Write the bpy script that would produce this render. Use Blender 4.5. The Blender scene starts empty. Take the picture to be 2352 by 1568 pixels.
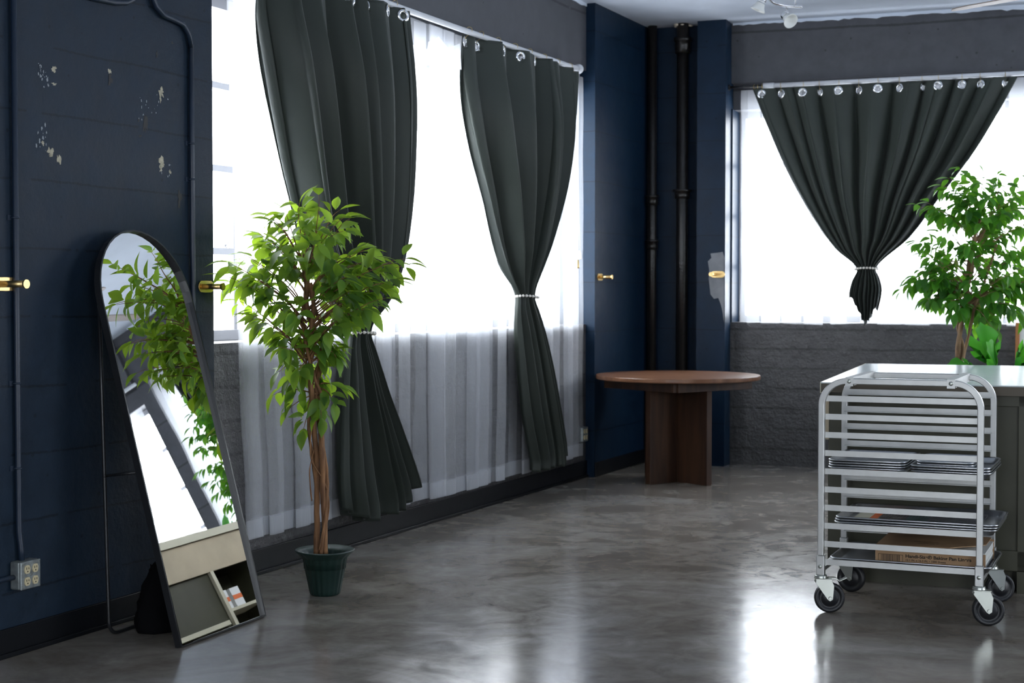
import bpy, bmesh, math, random
from mathutils import Vector, Matrix, noise
random.seed(7)
SC = bpy.context.scene
COL = SC.collection
# ---------------------------------------------------------------- camera, world, exposure
H = 1.34; FPX = 3500.0; PITCH = math.atan(114 / FPX)
cam_d = bpy.data.cameras.new('camera'); cam = bpy.data.objects.new('camera', cam_d); COL.objects.link(cam)
cam.location = (0, 0, H); cam.rotation_euler = (math.pi/2 - PITCH, 0, 0)
cam_d.sensor_width = 36; cam_d.lens = FPX / 2352 * 36; cam_d.clip_start = .05
cam_d.dof.use_dof = True; cam_d.dof.focus_distance = 6.6; cam_d.dof.aperture_fstop = 4.5
SC.camera = cam
world = bpy.data.worlds.new('sky'); SC.world = world; world.use_nodes = True
wn = world.node_tree.nodes; wl = world.node_tree.links
bg = wn['Background']
tc = wn.new('ShaderNodeTexCoord'); sx = wn.new('ShaderNodeSeparateXYZ'); cr = wn.new('ShaderNodeValToRGB')
wl.new(tc.outputs['Generated'], sx.inputs[0])
mr = wn.new('ShaderNodeMapRange'); mr.inputs[1].default_value = -1; mr.inputs[2].default_value = 1
wl.new(sx.outputs['Z'], mr.inputs[0]); wl.new(mr.outputs[0], cr.inputs[0]); wl.new(cr.outputs[0], bg.inputs[0])
e = cr.color_ramp.elements
e[0].position = .40; e[0].color = (.84, .89, .96, 1)
e[1].position = .56; e[1].color = (.90, .95, 1, 1)
bg.inputs[1].default_value = 14.0
SC.view_settings.view_transform = 'Standard'; SC.view_settings.look = 'None'
SC.view_settings.gamma = 1; SC.view_settings.use_curve_mapping = False
SC.view_settings.exposure = 0.0
SC.cycles.max_bounces = 10; SC.cycles.diffuse_bounces = 4; SC.cycles.transparent_max_bounces = 16
SC.cycles.glossy_bounces = 5; SC.cycles.sample_clamp_indirect = 8; SC.cycles.caustics_reflective = False

# ---------------------------------------------------------------- geometry of the place
def ray(u, v):
    w = -(v - 784)
    return Vector((u - 1176, FPX*math.cos(PITCH) + w*math.sin(PITCH), w*math.cos(PITCH) - FPX*math.sin(PITCH)))
def P(u, v, D):
    r = ray(u, v); return Vector((0, 0, H)) + r * (D / r.y)
def Fl(u, v):
    r = ray(u, v); return Vector((0, 0, H)) + r * (-H / r.z)
class Frame:
    """vertical wall frame: s along the wall, n towards the room, z up"""
    def __init__(s, o, d, flip=1):
        s.o = Vector((o[0], o[1], 0)); s.d = Vector((d[0], d[1], 0)).normalized()
        s.n = Vector((s.d.y, -s.d.x, 0)) * flip
        s.ang = math.atan2(s.d.y, s.d.x)
    def __call__(s, a, n, z): return s.o + s.d*a + s.n*n + Vector((0, 0, z))
    def pix(s, u, v, n=0):
        r = ray(u, v); c = Vector((0, 0, H)); q = s.o + s.n*n
        t = (q - c).dot(s.n) / r.dot(s.n); p = c + r*t
        return (p - s.o).dot(s.d), p.z
aL = math.atan(.4554)
L = Frame((-4.489, 0), (math.sin(aL), math.cos(aL)))
aR = math.radians(69.1)
R = Frame((1.688, 11.84), (math.sin(aR), -math.cos(aR)))
WORLD = Frame((0, 0), (1, 0), -1)
CEIL = 3.41; HEAD = 2.75; SILL = 1.105; TH = .34
def isect(f, fn, g, gn):
    o = f.o + f.n*fn; q = g.o + g.n*gn
    A = Matrix(((f.d.x, -g.d.x), (f.d.y, -g.d.y)))
    t = A.inverted() @ Vector((q.x - o.x, q.y - o.y)); return t[0], t[1]
sLc, sRc = isect(L, .07, R, 0)

# ---------------------------------------------------------------- mesh helpers
class MB:
    def __init__(s): s.v = []; s.f = []; s.m = []; s.sm = []
    def add(s, vs, fs, mi=0, smooth=False):
        b = len(s.v); s.v += [tuple(x) for x in vs]
        for f in fs: s.f.append(tuple(b + i for i in f)); s.m.append(mi); s.sm.append(smooth)
        return s
    def box(s, F, a0, a1, n0, n1, z0, z1, mi=0):
        p = [F(a, n, z) for z in (z0, z1) for a, n in ((a0, n0), (a1, n0), (a1, n1), (a0, n1))]
        return s.add(p, [(0,3,2,1),(4,5,6,7),(0,1,5,4),(1,2,6,5),(2,3,7,6),(3,0,4,7)], mi)
    def tube(s, pts, r, k=10, mi=0, cap=True, sq=False):
        pts = [Vector(p) for p in pts]; n = len(pts)
        rs = r if isinstance(r, (list, tuple)) else [r]*n
        up = Vector((0, 0, 1)); t0 = (pts[1]-pts[0]).normalized()
        if abs(t0.dot(up)) > .95: up = Vector((1, 0, 0))
        x = t0.cross(up).normalized(); vs = []
        for i in range(n):
            t = (pts[min(i+1, n-1)] - pts[max(i-1, 0)]).normalized()
            x = (x - t*x.dot(t)).normalized(); y = t.cross(x)
            for j in range(k):
                a = 2*math.pi*(j + (.5 if sq else 0))/k
                vs.append(pts[i] + (x*math.cos(a) + y*math.sin(a))*rs[i])
        fs = [(i*k+j, i*k+(j+1)%k, (i+1)*k+(j+1)%k, (i+1)*k+j) for i in range(n-1) for j in range(k)]
        if cap: fs += [tuple(range(k-1, -1, -1)), tuple((n-1)*k+j for j in range(k))]
        return s.add(vs, fs, mi, not sq)
    def lathe(s, prof, M=None, k=32, mi=0, smooth=True, flute=None):
        M = M or Matrix(); vs = []
        for (r, z) in prof:
            for j in range(k):
                a = 2*math.pi*j/k; rr = r
                if flute: rr = r*flute(a, z)
                vs.append(M @ Vector((rr*math.cos(a), rr*math.sin(a), z)))
        n = len(prof)
        fs = [(i*k+j, i*k+(j+1)%k, (i+1)*k+(j+1)%k, (i+1)*k+j) for i in range(n-1) for j in range(k)]
        return s.add(vs, fs, mi, smooth)
    def build(s, name, mats, parent=None, bevel=0, M=None, solid=0):
        me = bpy.data.meshes.new(name); me.from_pydata(s.v, [], s.f)
        if not isinstance(mats, (list, tuple)): mats = [mats]
        for m in mats: me.materials.append(m)
        me.polygons.foreach_set('material_index', s.m); me.polygons.foreach_set('use_smooth', s.sm)
        me.update(); o = bpy.data.objects.new(name, me); COL.objects.link(o)
        if parent is not None:
            o.parent = parent; o.matrix_parent_inverse = parent.matrix_basis.inverted()
        if bevel:
            b = o.modifiers.new('bevel', 'BEVEL'); b.width = bevel; b.segments = 2; b.limit_method = 'ANGLE'
            b.harden_normals = False
        if solid:
            b = o.modifiers.new('solid', 'SOLIDIFY'); b.thickness = solid; b.offset = 0
        return o
def tag(o, label=None, cat=None, group=None, kind=None):
    if label: o['label'] = label
    if cat: o['category'] = cat
    if group: o['group'] = group
    if kind: o['kind'] = kind
    return o
def empty(name, loc, label, cat, group=None):
    o = bpy.data.objects.new(name, None); o.empty_display_size = .1; COL.objects.link(o)
    o.location = loc; return tag(o, label, cat, group)
def struct(o): o['kind'] = 'structure'; return o
def AX(o, x, y, z):
    """matrix from origin and three axes"""
    x, y, z = Vector(x), Vector(y), Vector(z)
    return Matrix(((x.x,y.x,z.x,o[0]),(x.y,y.y,z.y,o[1]),(x.z,y.z,z.z,o[2]),(0,0,0,1)))
def align(o, z):
    z = Vector(z).normalized(); u = Vector((0,0,1)) if abs(z.z) < .95 else Vector((1,0,0))
    x = u.cross(z).normalized(); y = z.cross(x); return AX(o, x, y, z)
def torus_to(mb, M, Rr, r, K=24, k=8, mi=0, sx=1, sy=1):
    vs = []
    for i in range(K):
        a = 2*math.pi*i/K
        for j in range(k):
            b = 2*math.pi*j/k; q = Rr + r*math.cos(b)
            vs.append(M @ Vector((q*math.cos(a)*sx, q*math.sin(a)*sy, r*math.sin(b))))
    mb.add(vs, [(i*k+j, i*k+(j+1)%k, ((i+1)%K)*k+(j+1)%k, ((i+1)%K)*k+j) for i in range(K) for j in range(k)], mi, True)
def ball(mb, c, r, mi=0, k=12, sz=1):
    prof = [(max(1e-4, r*math.sin(math.pi*i/8)), -r*sz*math.cos(math.pi*i/8)) for i in range(9)]
    mb.lathe(prof, Matrix.Translation(c), k, mi)
def disc(mb, M, r, h, k=24, mi=0, sm=False, chamfer=.0):
    c = chamfer
    mb.lathe([(1e-4, 0), (r-c, 0), (r, c), (r, h-c), (r-c, h), (1e-4, h)], M, k, mi, sm)
def interp(tab, x):
    if x <= tab[0][0]: return tab[0][1]
    for (a, p), (b, q) in zip(tab, tab[1:]):
        if x <= b:
            t = (x-a)/(b-a); return p + (q-p)*t
    return tab[-1][1]
def smooth_tab(tab, n=60):
    """Catmull-Rom resample of a monotone table"""
    out = []; x0, x1 = tab[0][0], tab[-1][0]
    for i in range(n+1):
        x = x0 + (x1-x0)*i/n; k = 0
        while k < len(tab)-2 and x > tab[k+1][0]: k += 1
        (xa, ya), (xb, yb) = tab[k], tab[k+1]
        def sl(j):
            if j <= 0: return (tab[1][1]-tab[0][1])/(tab[1][0]-tab[0][0])
            if j >= len(tab)-1: return (tab[-1][1]-tab[-2][1])/(tab[-1][0]-tab[-2][0])
            return (tab[j+1][1]-tab[j-1][1])/(tab[j+1][0]-tab[j-1][0])
        t = (x-xa)/(xb-xa); h = xb-xa; ma, mb_ = sl(k)*h, sl(k+1)*h
        y = (2*t**3-3*t*t+1)*ya + (t**3-2*t*t+t)*ma + (-2*t**3+3*t*t)*yb + (t**3-t*t)*mb_
        out.append((x, y))
    return out

# ---------------------------------------------------------------- materials
def newmat(name):
    m = bpy.data.materials.new(name); m.use_nodes = True
    return m, m.node_tree.nodes, m.node_tree.links, m.node_tree.nodes['Principled BSDF']
def setp(b, **k):
    for a, v in k.items():
        b.inputs[a.replace('_', ' ')].default_value = v
def C4(c): return (c[0], c[1], c[2], 1)
def simple(name, col, rough=.5, metal=0, bump=0, bscale=60, var=0, vscale=8, spec=.5, coat=0):
    m, n, l, b = newmat(name)
    setp(b, Base_Color=C4(col), Roughness=rough, Metallic=metal)
    b.inputs['Specular IOR Level'].default_value = spec
    b.inputs['Coat Weight'].default_value = coat
    g = n.new('ShaderNodeNewGeometry')
    if var:
        t = n.new('ShaderNodeTexNoise'); t.inputs['Scale'].default_value = vscale; t.inputs['Detail'].default_value = 6
        l.new(g.outputs['Position'], t.inputs['Vector'])
        r = n.new('ShaderNodeMapRange'); r.inputs[1].default_value = .3; r.inputs[2].default_value = .7
        r.inputs[3].default_value = 1-var; r.inputs[4].default_value = 1+var
        l.new(t.outputs[0], r.inputs[0])
        h = n.new('ShaderNodeVectorMath'); h.operation = 'SCALE'; h.inputs[0].default_value = col[:3]
        l.new(r.outputs[0], h.inputs['Scale']); l.new(h.outputs[0], b.inputs['Base Color'])
    if bump:
        t = n.new('ShaderNodeTexNoise'); t.inputs['Scale'].default_value = bscale; t.inputs['Detail'].default_value = 5
        l.new(g.outputs['Position'], t.inputs['Vector'])
        p = n.new('ShaderNodeBump'); p.inputs['Strength'].default_value = bump; p.inputs['Distance'].default_value = .004
        l.new(t.outputs[0], p.inputs['Height']); l.new(p.outputs[0], b.inputs['Normal'])
    return m
def math_node(n, l, op, a, b=None, c=None):
    x = n.new('ShaderNodeMath'); x.operation = op
    for i, q in enumerate((a, b, c)):
        if q is None: continue
        if isinstance(q, (int, float)): x.inputs[i].default_value = q
        else: l.new(q, x.inputs[i])
    return x.outputs[0]
def concrete(name, col, board=.165, strength=.8, rough=.42, seed=0, dist=.009, spec=.35, sw=.0085):
    """painted board-formed concrete: ragged horizontal seams, pits and lumps"""
    m, n, l, b = newmat(name)
    g = n.new('ShaderNodeNewGeometry'); sp = n.new('ShaderNodeSeparateXYZ')
    l.new(g.outputs['Position'], sp.inputs[0])
    off = n.new('ShaderNodeVectorMath'); off.operation = 'ADD'; off.inputs[1].default_value = (seed, seed*2, 0)
    l.new(g.outputs['Position'], off.inputs[0])
    def noi(scale, detail=4, rough_=.5, vec=None):
        t = n.new('ShaderNodeTexNoise'); t.inputs['Scale'].default_value = scale; t.inputs['Detail'].default_value = detail
        t.inputs['Roughness'].default_value = rough_
        l.new(vec or off.outputs[0], t.inputs['Vector']); return t.outputs[0]
    nb = noi(1.3, 2); nf = noi(38, 4, .65); nm = noi(9, 5, .6)
    zz = math_node(n, l, 'ADD', sp.outputs['Z'], math_node(n, l, 'MULTIPLY', nb, .045))
    zz = math_node(n, l, 'ADD', zz, math_node(n, l, 'MULTIPLY', nf, .012))
    fr = math_node(n, l, 'PINGPONG', zz, board/2)
    seam = math_node(n, l, 'LESS_THAN', fr, sw)
    # seam raggedness
    seam = math_node(n, l, 'MULTIPLY', seam, math_node(n, l, 'GREATER_THAN', noi(5, 3), .38))
    # alternating board offset
    step = math_node(n, l, 'SINE', math_node(n, l, 'MULTIPLY', math_node(n, l, 'FLOOR', math_node(n, l, 'DIVIDE', zz, board)), 5.1))
    st = n.new('ShaderNodeMapping'); st.inputs['Scale'].default_value = (1, 1, 9); l.new(off.outputs[0], st.inputs[0])
    grain = noi(5, 6, .6, st.outputs[0])
    vo = n.new('ShaderNodeTexVoronoi'); vo.inputs['Scale'].default_value = 9; l.new(off.outputs[0], vo.inputs['Vector'])
    pit = math_node(n, l, 'LESS_THAN', math_node(n, l, 'ADD', vo.outputs['Distance'], math_node(n, l, 'MULTIPLY', nf, .12)), .135)
    h = math_node(n, l, 'MULTIPLY', nm, .55)
    h = math_node(n, l, 'ADD', h, math_node(n, l, 'MULTIPLY', nf, .22))
    h = math_node(n, l, 'ADD', h, math_node(n, l, 'MULTIPLY', grain, .10))
    h = math_node(n, l, 'ADD', h, math_node(n, l, 'MULTIPLY', step, .22))
    bead = math_node(n, l, 'MULTIPLY', math_node(n, l, 'LESS_THAN', fr, .020), math_node(n, l, 'GREATER_THAN', noi(26, 2), .56))
    h = math_node(n, l, 'ADD', h, math_node(n, l, 'MULTIPLY', bead, .55))
    h = math_node(n, l, 'SUBTRACT', h, math_node(n, l, 'MULTIPLY', seam, 1.0))
    h = math_node(n, l, 'SUBTRACT', h, math_node(n, l, 'MULTIPLY', pit, .8))
    p = n.new('ShaderNodeBump'); p.inputs['Strength'].default_value = strength; p.inputs['Distance'].default_value = dist; b.inputs['Specular IOR Level'].default_value = spec
    l.new(h, p.inputs['Height']); l.new(p.outputs[0], b.inputs['Normal'])
    r = n.new('ShaderNodeMapRange'); r.inputs[1].default_value = .3; r.inputs[2].default_value = .7
    r.inputs[3].default_value = .85; r.inputs[4].default_value = 1.15; l.new(nm, r.inputs[0])
    f = math_node(n, l, 'MULTIPLY', r.outputs[0], math_node(n, l, 'SUBTRACT', 1, math_node(n, l, 'MULTIPLY', math_node(n, l, 'MAXIMUM', seam, pit), .45)))
    q = n.new('ShaderNodeVectorMath'); q.operation = 'SCALE'; q.inputs[0].default_value = col; l.new(f, q.inputs['Scale'])
    l.new(q.outputs[0], b.inputs['Base Color'])
    rr = n.new('ShaderNodeMapRange'); rr.inputs[3].default_value = rough-.08; rr.inputs[4].default_value = rough+.14
    l.new(nm, rr.inputs[0]); l.new(rr.outputs[0], b.inputs['Roughness'])
    return m
M_GREY = concrete('grey_painted_concrete', (.064, .063, .066), .155, 1.0, .40, 3, .034, .55)
M_GREYB = concrete('grey_painted_beam', (.075, .078, .088), .42, .3, .55, 9)
M_BLUE = concrete('navy_painted_concrete', (.0088, .0195, .0360), .255, .45, .5, 5, .014, .22, .0045)
M_BLUE2 = concrete('blue_painted_pillar', (.0050, .0180, .0400), .36, .25, .42, 8, .009, .2, .004)
def floor_mat():
    m, n, l, b = newmat('polished_concrete')
    g = n.new('ShaderNodeNewGeometry')
    def noi(scale, detail=5, rough_=.6, dist=0, mp=None):
        t = n.new('ShaderNodeTexNoise'); t.inputs['Scale'].default_value = scale; t.inputs['Detail'].default_value = detail
        t.inputs['Roughness'].default_value = rough_; t.inputs['Distortion'].default_value = dist
        l.new(mp or g.outputs['Position'], t.inputs['Vector']); return t.outputs[0]
    mp = n.new('ShaderNodeMapping'); mp.inputs['Scale'].default_value = (.8, 1.1, 1); l.new(g.outputs['Position'], mp.inputs[0])
    a = noi(1.1, 7, .66, 1.2, mp.outputs[0]); c = noi(5.5, 8, .7, .8); d = noi(45, 5, .7)
    cr = n.new('ShaderNodeValToRGB'); l.new(a, cr.inputs[0]); ee = cr.color_ramp.elements
    ee[0].position = .30; ee[0].color = (.165, .140, .116, 1); ee[1].position = .72; ee[1].color = (.365, .35, .325, 1)
    x = ee.new(.5); x.color = (.26, .235, .205, 1)
    cr2 = n.new('ShaderNodeValToRGB'); l.new(c, cr2.inputs[0]); e2 = cr2.color_ramp.elements
    e2[0].position = .3; e2[0].color = (.74, .72, .70, 1); e2[1].position = .72; e2[1].color = (1.18, 1.18, 1.18, 1)
    mx = n.new('ShaderNodeVectorMath'); mx.operation = 'MULTIPLY'; l.new(cr.outputs[0], mx.inputs[0]); l.new(cr2.outputs[0], mx.inputs[1])
    # pale worn patches
    w = n.new('ShaderNodeMapRange'); w.inputs[1].default_value = .66; w.inputs[2].default_value = .72; w.inputs[3].default_value = 0; w.inputs[4].default_value = .05
    l.new(noi(3.1, 3, .55, .5), w.inputs[0])
    mm = n.new('ShaderNodeMix'); mm.data_type = 'RGBA'; l.new(w.outputs[0], mm.inputs['Factor'])
    l.new(mx.outputs[0], mm.inputs['A']); mm.inputs['B'].default_value = (.45, .45, .44, 1)
    l.new(mm.outputs['Result'], b.inputs['Base Color'])
    # scratches and hairline cracks
    vo = n.new('ShaderNodeTexVoronoi'); vo.feature = 'DISTANCE_TO_EDGE'; vo.inputs['Scale'].default_value = .55
    mp2 = n.new('ShaderNodeMapping'); l.new(g.outputs['Position'], mp2.inputs[0])
    wv = n.new('ShaderNodeVectorMath'); wv.operation = 'ADD'
    tt = n.new('ShaderNodeTexNoise'); tt.inputs['Scale'].default_value = 2.5; l.new(g.outputs['Position'], tt.inputs['Vector'])
    sc = n.new('ShaderNodeVectorMath'); sc.operation = 'SCALE'; sc.inputs['Scale'].default_value = .25; l.new(tt.outputs['Color'], sc.inputs[0])
    l.new(mp2.outputs[0], wv.inputs[0]); l.new(sc.outputs[0], wv.inputs[1]); l.new(wv.outputs[0], vo.inputs['Vector'])
    crack = math_node(n, l, 'LESS_THAN', vo.outputs['Distance'], .0018)
    h = math_node(n, l, 'ADD', math_node(n, l, 'MULTIPLY', c, .6), math_node(n, l, 'MULTIPLY', d, .10))
    h = math_node(n, l, "SUBTRACT", h, math_node(n, l, "MULTIPLY", crack, .25))
    p = n.new('ShaderNodeBump'); p.inputs['Strength'].default_value = .22; p.inputs['Distance'].default_value = .003
    l.new(h, p.inputs['Height']); l.new(p.outputs[0], b.inputs['Normal'])
    rr = n.new('ShaderNodeMapRange'); rr.inputs[1].default_value = .3; rr.inputs[2].default_value = .7
    rr.inputs[3].default_value = .10; rr.inputs[4].default_value = .24
    l.new(c, rr.inputs[0]); l.new(rr.outputs[0], b.inputs['Roughness'])
    b.inputs['Specular IOR Level'].default_value = .5
    return m
M_FLOOR = floor_mat()
M_CEIL = simple('painted_ceiling', (.68, .75, .86), .75, bump=.5, bscale=14, var=.06, vscale=3)
M_BLACK = simple('black_vinyl', (.012, .013, .015), .33, var=.2)
M_BASE = simple('black_vinyl_baseboard', (.003, .004, .006), .45, bump=.3, bscale=10, spec=.25)
M_SASH = simple('pale_painted_steel', (.38, .38, .40), .45, bump=.2)
M_CURT = None
def cloth(name, col, transl, rough=.75, weave=900, sheen=.15):
    m, n, l, b = newmat(name)
    setp(b, Base_Color=C4(col), Roughness=rough)
    b.inputs['Sheen Weight'].default_value = sheen; b.inputs['Specular IOR Level'].default_value = .45
    g = n.new('ShaderNodeNewGeometry')
    t = n.new('ShaderNodeTexNoise'); t.inputs['Scale'].default_value = 9; t.inputs['Detail'].default_value = 4
    l.new(g.outputs['Position'], t.inputs['Vector'])
    w = n.new('ShaderNodeTexNoise'); w.inputs['Scale'].default_value = weave; l.new(g.outputs['Position'], w.inputs['Vector'])
    h = math_node(n, l, 'ADD', math_node(n, l, 'MULTIPLY', t.outputs[0], 1.6), math_node(n, l, 'MULTIPLY', w.outputs[0], .06))
    p = n.new('ShaderNodeBump'); p.inputs['Strength'].default_value = .35; p.inputs['Distance'].default_value = .006
    l.new(h, p.inputs['Height']); l.new(p.outputs[0], b.inputs['Normal'])
    tr = n.new('ShaderNodeBsdfTranslucent'); tr.inputs[0].default_value = C4([min(1, c*1.25) for c in col])
    mx = n.new('ShaderNodeMixShader'); mx.inputs[0].default_value = transl
    l.new(b.outputs[0], mx.inputs[1]); l.new(tr.outputs[0], mx.inputs[2])
    l.new(mx.outputs[0], n['Material Output'].inputs[0])
    return m
M_CURT = cloth('dark_green_curtain_cloth', (.037, .047, .039), .14, rough=.55, sheen=.08)
def sheer_mat(name, opac):
    m, n, l, b = newmat(name); n.remove(b)
    g = n.new('ShaderNodeNewGeometry')
    mp = n.new('ShaderNodeMapping'); mp.inputs['Scale'].default_value = (160, 160, 7); l.new(g.outputs['Position'], mp.inputs[0])
    t = n.new('ShaderNodeTexNoise'); t.inputs['Scale'].default_value = 1; t.inputs['Detail'].default_value = 3; l.new(mp.outputs[0], t.inputs['Vector'])
    r = n.new('ShaderNodeMapRange'); r.inputs[1].default_value = .35; r.inputs[2].default_value = .65
    r.inputs[3].default_value = opac-.02; r.inputs[4].default_value = opac+.02; l.new(t.outputs[0], r.inputs[0])
    d = n.new('ShaderNodeBsdfDiffuse'); d.inputs[0].default_value = (.84, .86, .90, 1)
    tr = n.new('ShaderNodeBsdfTranslucent'); tr.inputs[0].default_value = (.84, .86, .90, 1)
    a = n.new('ShaderNodeMixShader'); a.inputs[0].default_value = .5; l.new(d.outputs[0], a.inputs[1]); l.new(tr.outputs[0], a.inputs[2])
    tp = n.new('ShaderNodeBsdfTransparent'); c = n.new('ShaderNodeMixShader')
    l.new(r.outputs[0], c.inputs[0]); l.new(tp.outputs[0], c.inputs[1]); l.new(a.outputs[0], c.inputs[2])
    l.new(c.outputs[0], n['Material Output'].inputs[0]); return m
M_SHEER = sheer_mat('white_sheer_voile', .25); M_HEM = sheer_mat('white_sheer_hem', .55)
M_PVC = simple('white_plastic_pipe', (.66, .68, .72), .35, var=.05)
M_GOLD = simple('brushed_brass', (.83, .58, .25), .3, 1)
M_GOLDW = simple('thin_brass_wire', (.62, .47, .20), .35, 1)
M_NICKEL = simple('polished_nickel', (.80, .81, .83), .22, 1)
M_CHROME = simple('chrome', (.72, .72, .73), .18, 1)
M_ALU = simple('brushed_aluminium', (.53, .535, .525), .42, .85, var=.05, vscale=20)
M_PAN = simple('worn_pan_aluminium', (.56, .57, .59), .30, 1, var=.12, vscale=14)
M_ZINC = simple('zinc_plated_steel', (.50, .52, .48), .36, .9, var=.08)
M_RUBBER = simple('black_rubber', (.010, .011, .014), .42)
M_PIPE = simple('black_painted_pipe', (.010, .009, .009), .30, bump=.6, bscale=60)
M_CONDUIT = simple('navy_painted_conduit', (.0095, .0200, .0400), .42, bump=.25, bscale=20)
M_BEAD = simple('white_wooden_bead', (.78, .74, .68), .5)
M_MIRROR = simple('mirror_glass', (.93, .94, .94), .0, 1)
M_POT = simple('dark_green_plastic_pot', (.006, .022, .018), .42)
M_BAG = simple('black_bag_cloth', (.003, .003, .004), .9, bump=.4, bscale=30, spec=.1)
M_IVORY = simple('ivory_plastic', (.60, .52, .33), .4)
M_SLOT = simple('dark_slot', (.01, .01, .01), .6)
M_STEEL = simple('galvanised_box_steel', (.30, .33, .33), .45, .7, var=.25, vscale=40, bump=.4)
M_TOP = simple('pale_laminate_countertop', (.60, .66, .66), .22, var=.04, vscale=5)
M_TOPED = simple('countertop_front_edge', (.085, .068, .045), .5)
M_GREENC = simple('olive_painted_cabinet', (.048, .048, .028), .5, var=.12, vscale=6)
M_PLY = simple('plywood_panel', (.42, .35, .24), .5, var=.12, vscale=4)
M_BEIGE = simple('pale_beige_edge', (.56, .53, .40), .45)
M_CARD = simple('brown_cardboard', (.42, .26, .14), .75, var=.08, vscale=12)
M_PAPER = simple('white_paper_sheets', (.72, .73, .70), .7)
M_INK = simple('black_ink', (.02, .015, .01), .7)
M_ORANGE = simple('orange_paper', (.75, .17, .05), .6)
M_CREAM = simple('cream_paper', (.62, .60, .48), .6)
M_WIRE = simple('dark_grey_wire', (.16, .16, .17), .4, .8)
M_TEAL = simple('dark_teal_sheet', (.03, .10, .09), .5)
M_DARKSH = simple('dark_brown_sheet', (.055, .035, .03), .5)
M_FRAMEW = simple('orange_oak_frame', (.42, .17, .05), .4)
M_WHITEB = simple('white_board', (.78, .79, .78), .5)
M_FROST = simple('frosted_white_glass', (.82, .83, .80), .35)
M_PATCH = simple('bare_grey_plaster', (.24, .25, .27), .8, bump=.5, bscale=25, var=.2)
M_CHIP = simple('pale_paint_chip', (.40, .37, .28), .8, var=.3, vscale=60)
M_CHIPW = simple('white_paint_scuff', (.30, .33, .36), .8)
M_CORD = simple('off_white_cord', (.6, .6, .58), .6)
M_SOIL = simple('dark_green_pot_filler', (.015, .03, .024), .8)
M_FAN = simple('pale_taupe_fan_blade', (.25, .20, .17), .5)
M_RUST = simple('crumbled_plaster', (.55, .48, .38), .9, bump=1, bscale=30, var=.4, vscale=20)
def wood(name, c0, c1, scale, axis, rough=.38):
    m, n, l, b = newmat(name)
    t = n.new('ShaderNodeTexCoord'); mp = n.new('ShaderNodeMapping'); mp.inputs['Scale'].default_value = axis
    l.new(t.outputs['Object'], mp.inputs[0])
    w = n.new('ShaderNodeTexNoise'); w.inputs['Scale'].default_value = scale; w.inputs['Detail'].default_value = 7
    w.inputs['Distortion'].default_value = .6; l.new(mp.outputs[0], w.inputs['Vector'])
    c = n.new('ShaderNodeValToRGB'); l.new(w.outputs[0], c.inputs[0])
    c.color_ramp.elements[0].position = .35; c.color_ramp.elements[0].color = C4(c0)
    c.color_ramp.elements[1].position = .68; c.color_ramp.elements[1].color = C4(c1)
    l.new(c.outputs[0], b.inputs['Base Color']); b.inputs['Roughness'].default_value = rough
    return m
M_WTOP = wood('walnut_laminate_top', (.13, .055, .028), (.24, .115, .06), 2.2, (1, 9, 1), .30)
M_WPED = wood('walnut_laminate_leg', (.028, .012, .006), (.065, .028, .013), 3, (5, 5, .6), .45)
M_BARK = wood('brown_bark', (.10, .045, .02), (.30, .15, .065), 6, (6, 6, 1), .8)
M_BARK2 = wood('tan_bark', (.16, .09, .05), (.42, .27, .15), 6, (6, 6, 1), .8)
def leafmat(name, a, b_, tr):
    m, n, l, b = newmat(name)
    at = n.new('ShaderNodeAttribute'); at.attribute_name = 'tint'
    mx = n.new('ShaderNodeMix'); mx.data_type = 'RGBA'; l.new(at.outputs['Fac'], mx.inputs['Factor'])
    mx.inputs['A'].default_value = C4(a); mx.inputs['B'].default_value = C4(b_)
    l.new(mx.outputs['Result'], b.inputs['Base Color']); b.inputs['Roughness'].default_value = .42
    b.inputs['Specular IOR Level'].default_value = .35
    t = n.new('ShaderNodeBsdfTranslucent')
    m2 = n.new('ShaderNodeMix'); m2.data_type = 'RGBA'; l.new(at.outputs['Fac'], m2.inputs['Factor'])
    m2.inputs['A'].default_value = C4([tr[0]*.75, tr[1]*.8, tr[2]]); m2.inputs['B'].default_value = C4(tr)
    l.new(m2.outputs['Result'], t.inputs[0])
    s = n.new('ShaderNodeMixShader'); s.inputs[0].default_value = .46
    l.new(b.outputs[0], s.inputs[1]); l.new(t.outputs[0], s.inputs[2]); l.new(s.outputs[0], n['Material Output'].inputs[0])
    return m
M_LEAF = leafmat('ficus_leaf', (.028, .080, .022), (.13, .27, .05), (.48, .70, .04))
M_LEAF2 = leafmat('glossy_green_leaf', (.025, .11, .018), (.08, .30, .03), (.22, .52, .03))
M_MONST = leafmat('broad_monstera_leaf', (.02, .16, .03), (.05, .40, .02), (.15, .60, .03))

# ---------------------------------------------------------------- setting: walls, floor, ceiling
s_win0 = L.pix(490, 600, .09)[0]          # left end of the left window
s_win1 = L.pix(1345, 900, 0)[0]           # right end
mb = MB()
mb.box(L, -3.2, s_win0, -TH, .09, 0, CEIL+.1, 1)                # navy wall
mb.box(L, s_win0, s_win1, -TH, 0, 0, SILL, 0)                   # parapet
mb.box(L, s_win0, s_win1, -TH, 0, 2.93, CEIL+.1, 2)             # beam
mb.box(L, s_win0, s_win1, -TH, -.06, HEAD, 2.93, 2)
mb.box(L, s_win1, sLc+.02, -TH, .07, 0, CEIL+.1, 3)             # blue pillar
wl_ = struct(mb.build('wall_left', [M_GREY, M_BLUE, M_GREYB, M_BLUE2]))
rp0 = R.pix(1599, 900, .19)[0]; rp1 = R.pix(1664, 900, .19)[0]
REND = 9.0
R1a, R1b, R2a, R2b = rp1, 3.28, 3.50, 7.4
mb = MB()
mb.box(R, sRc-.3, rp1, -TH, 0, 0, CEIL+.1, 3)
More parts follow.
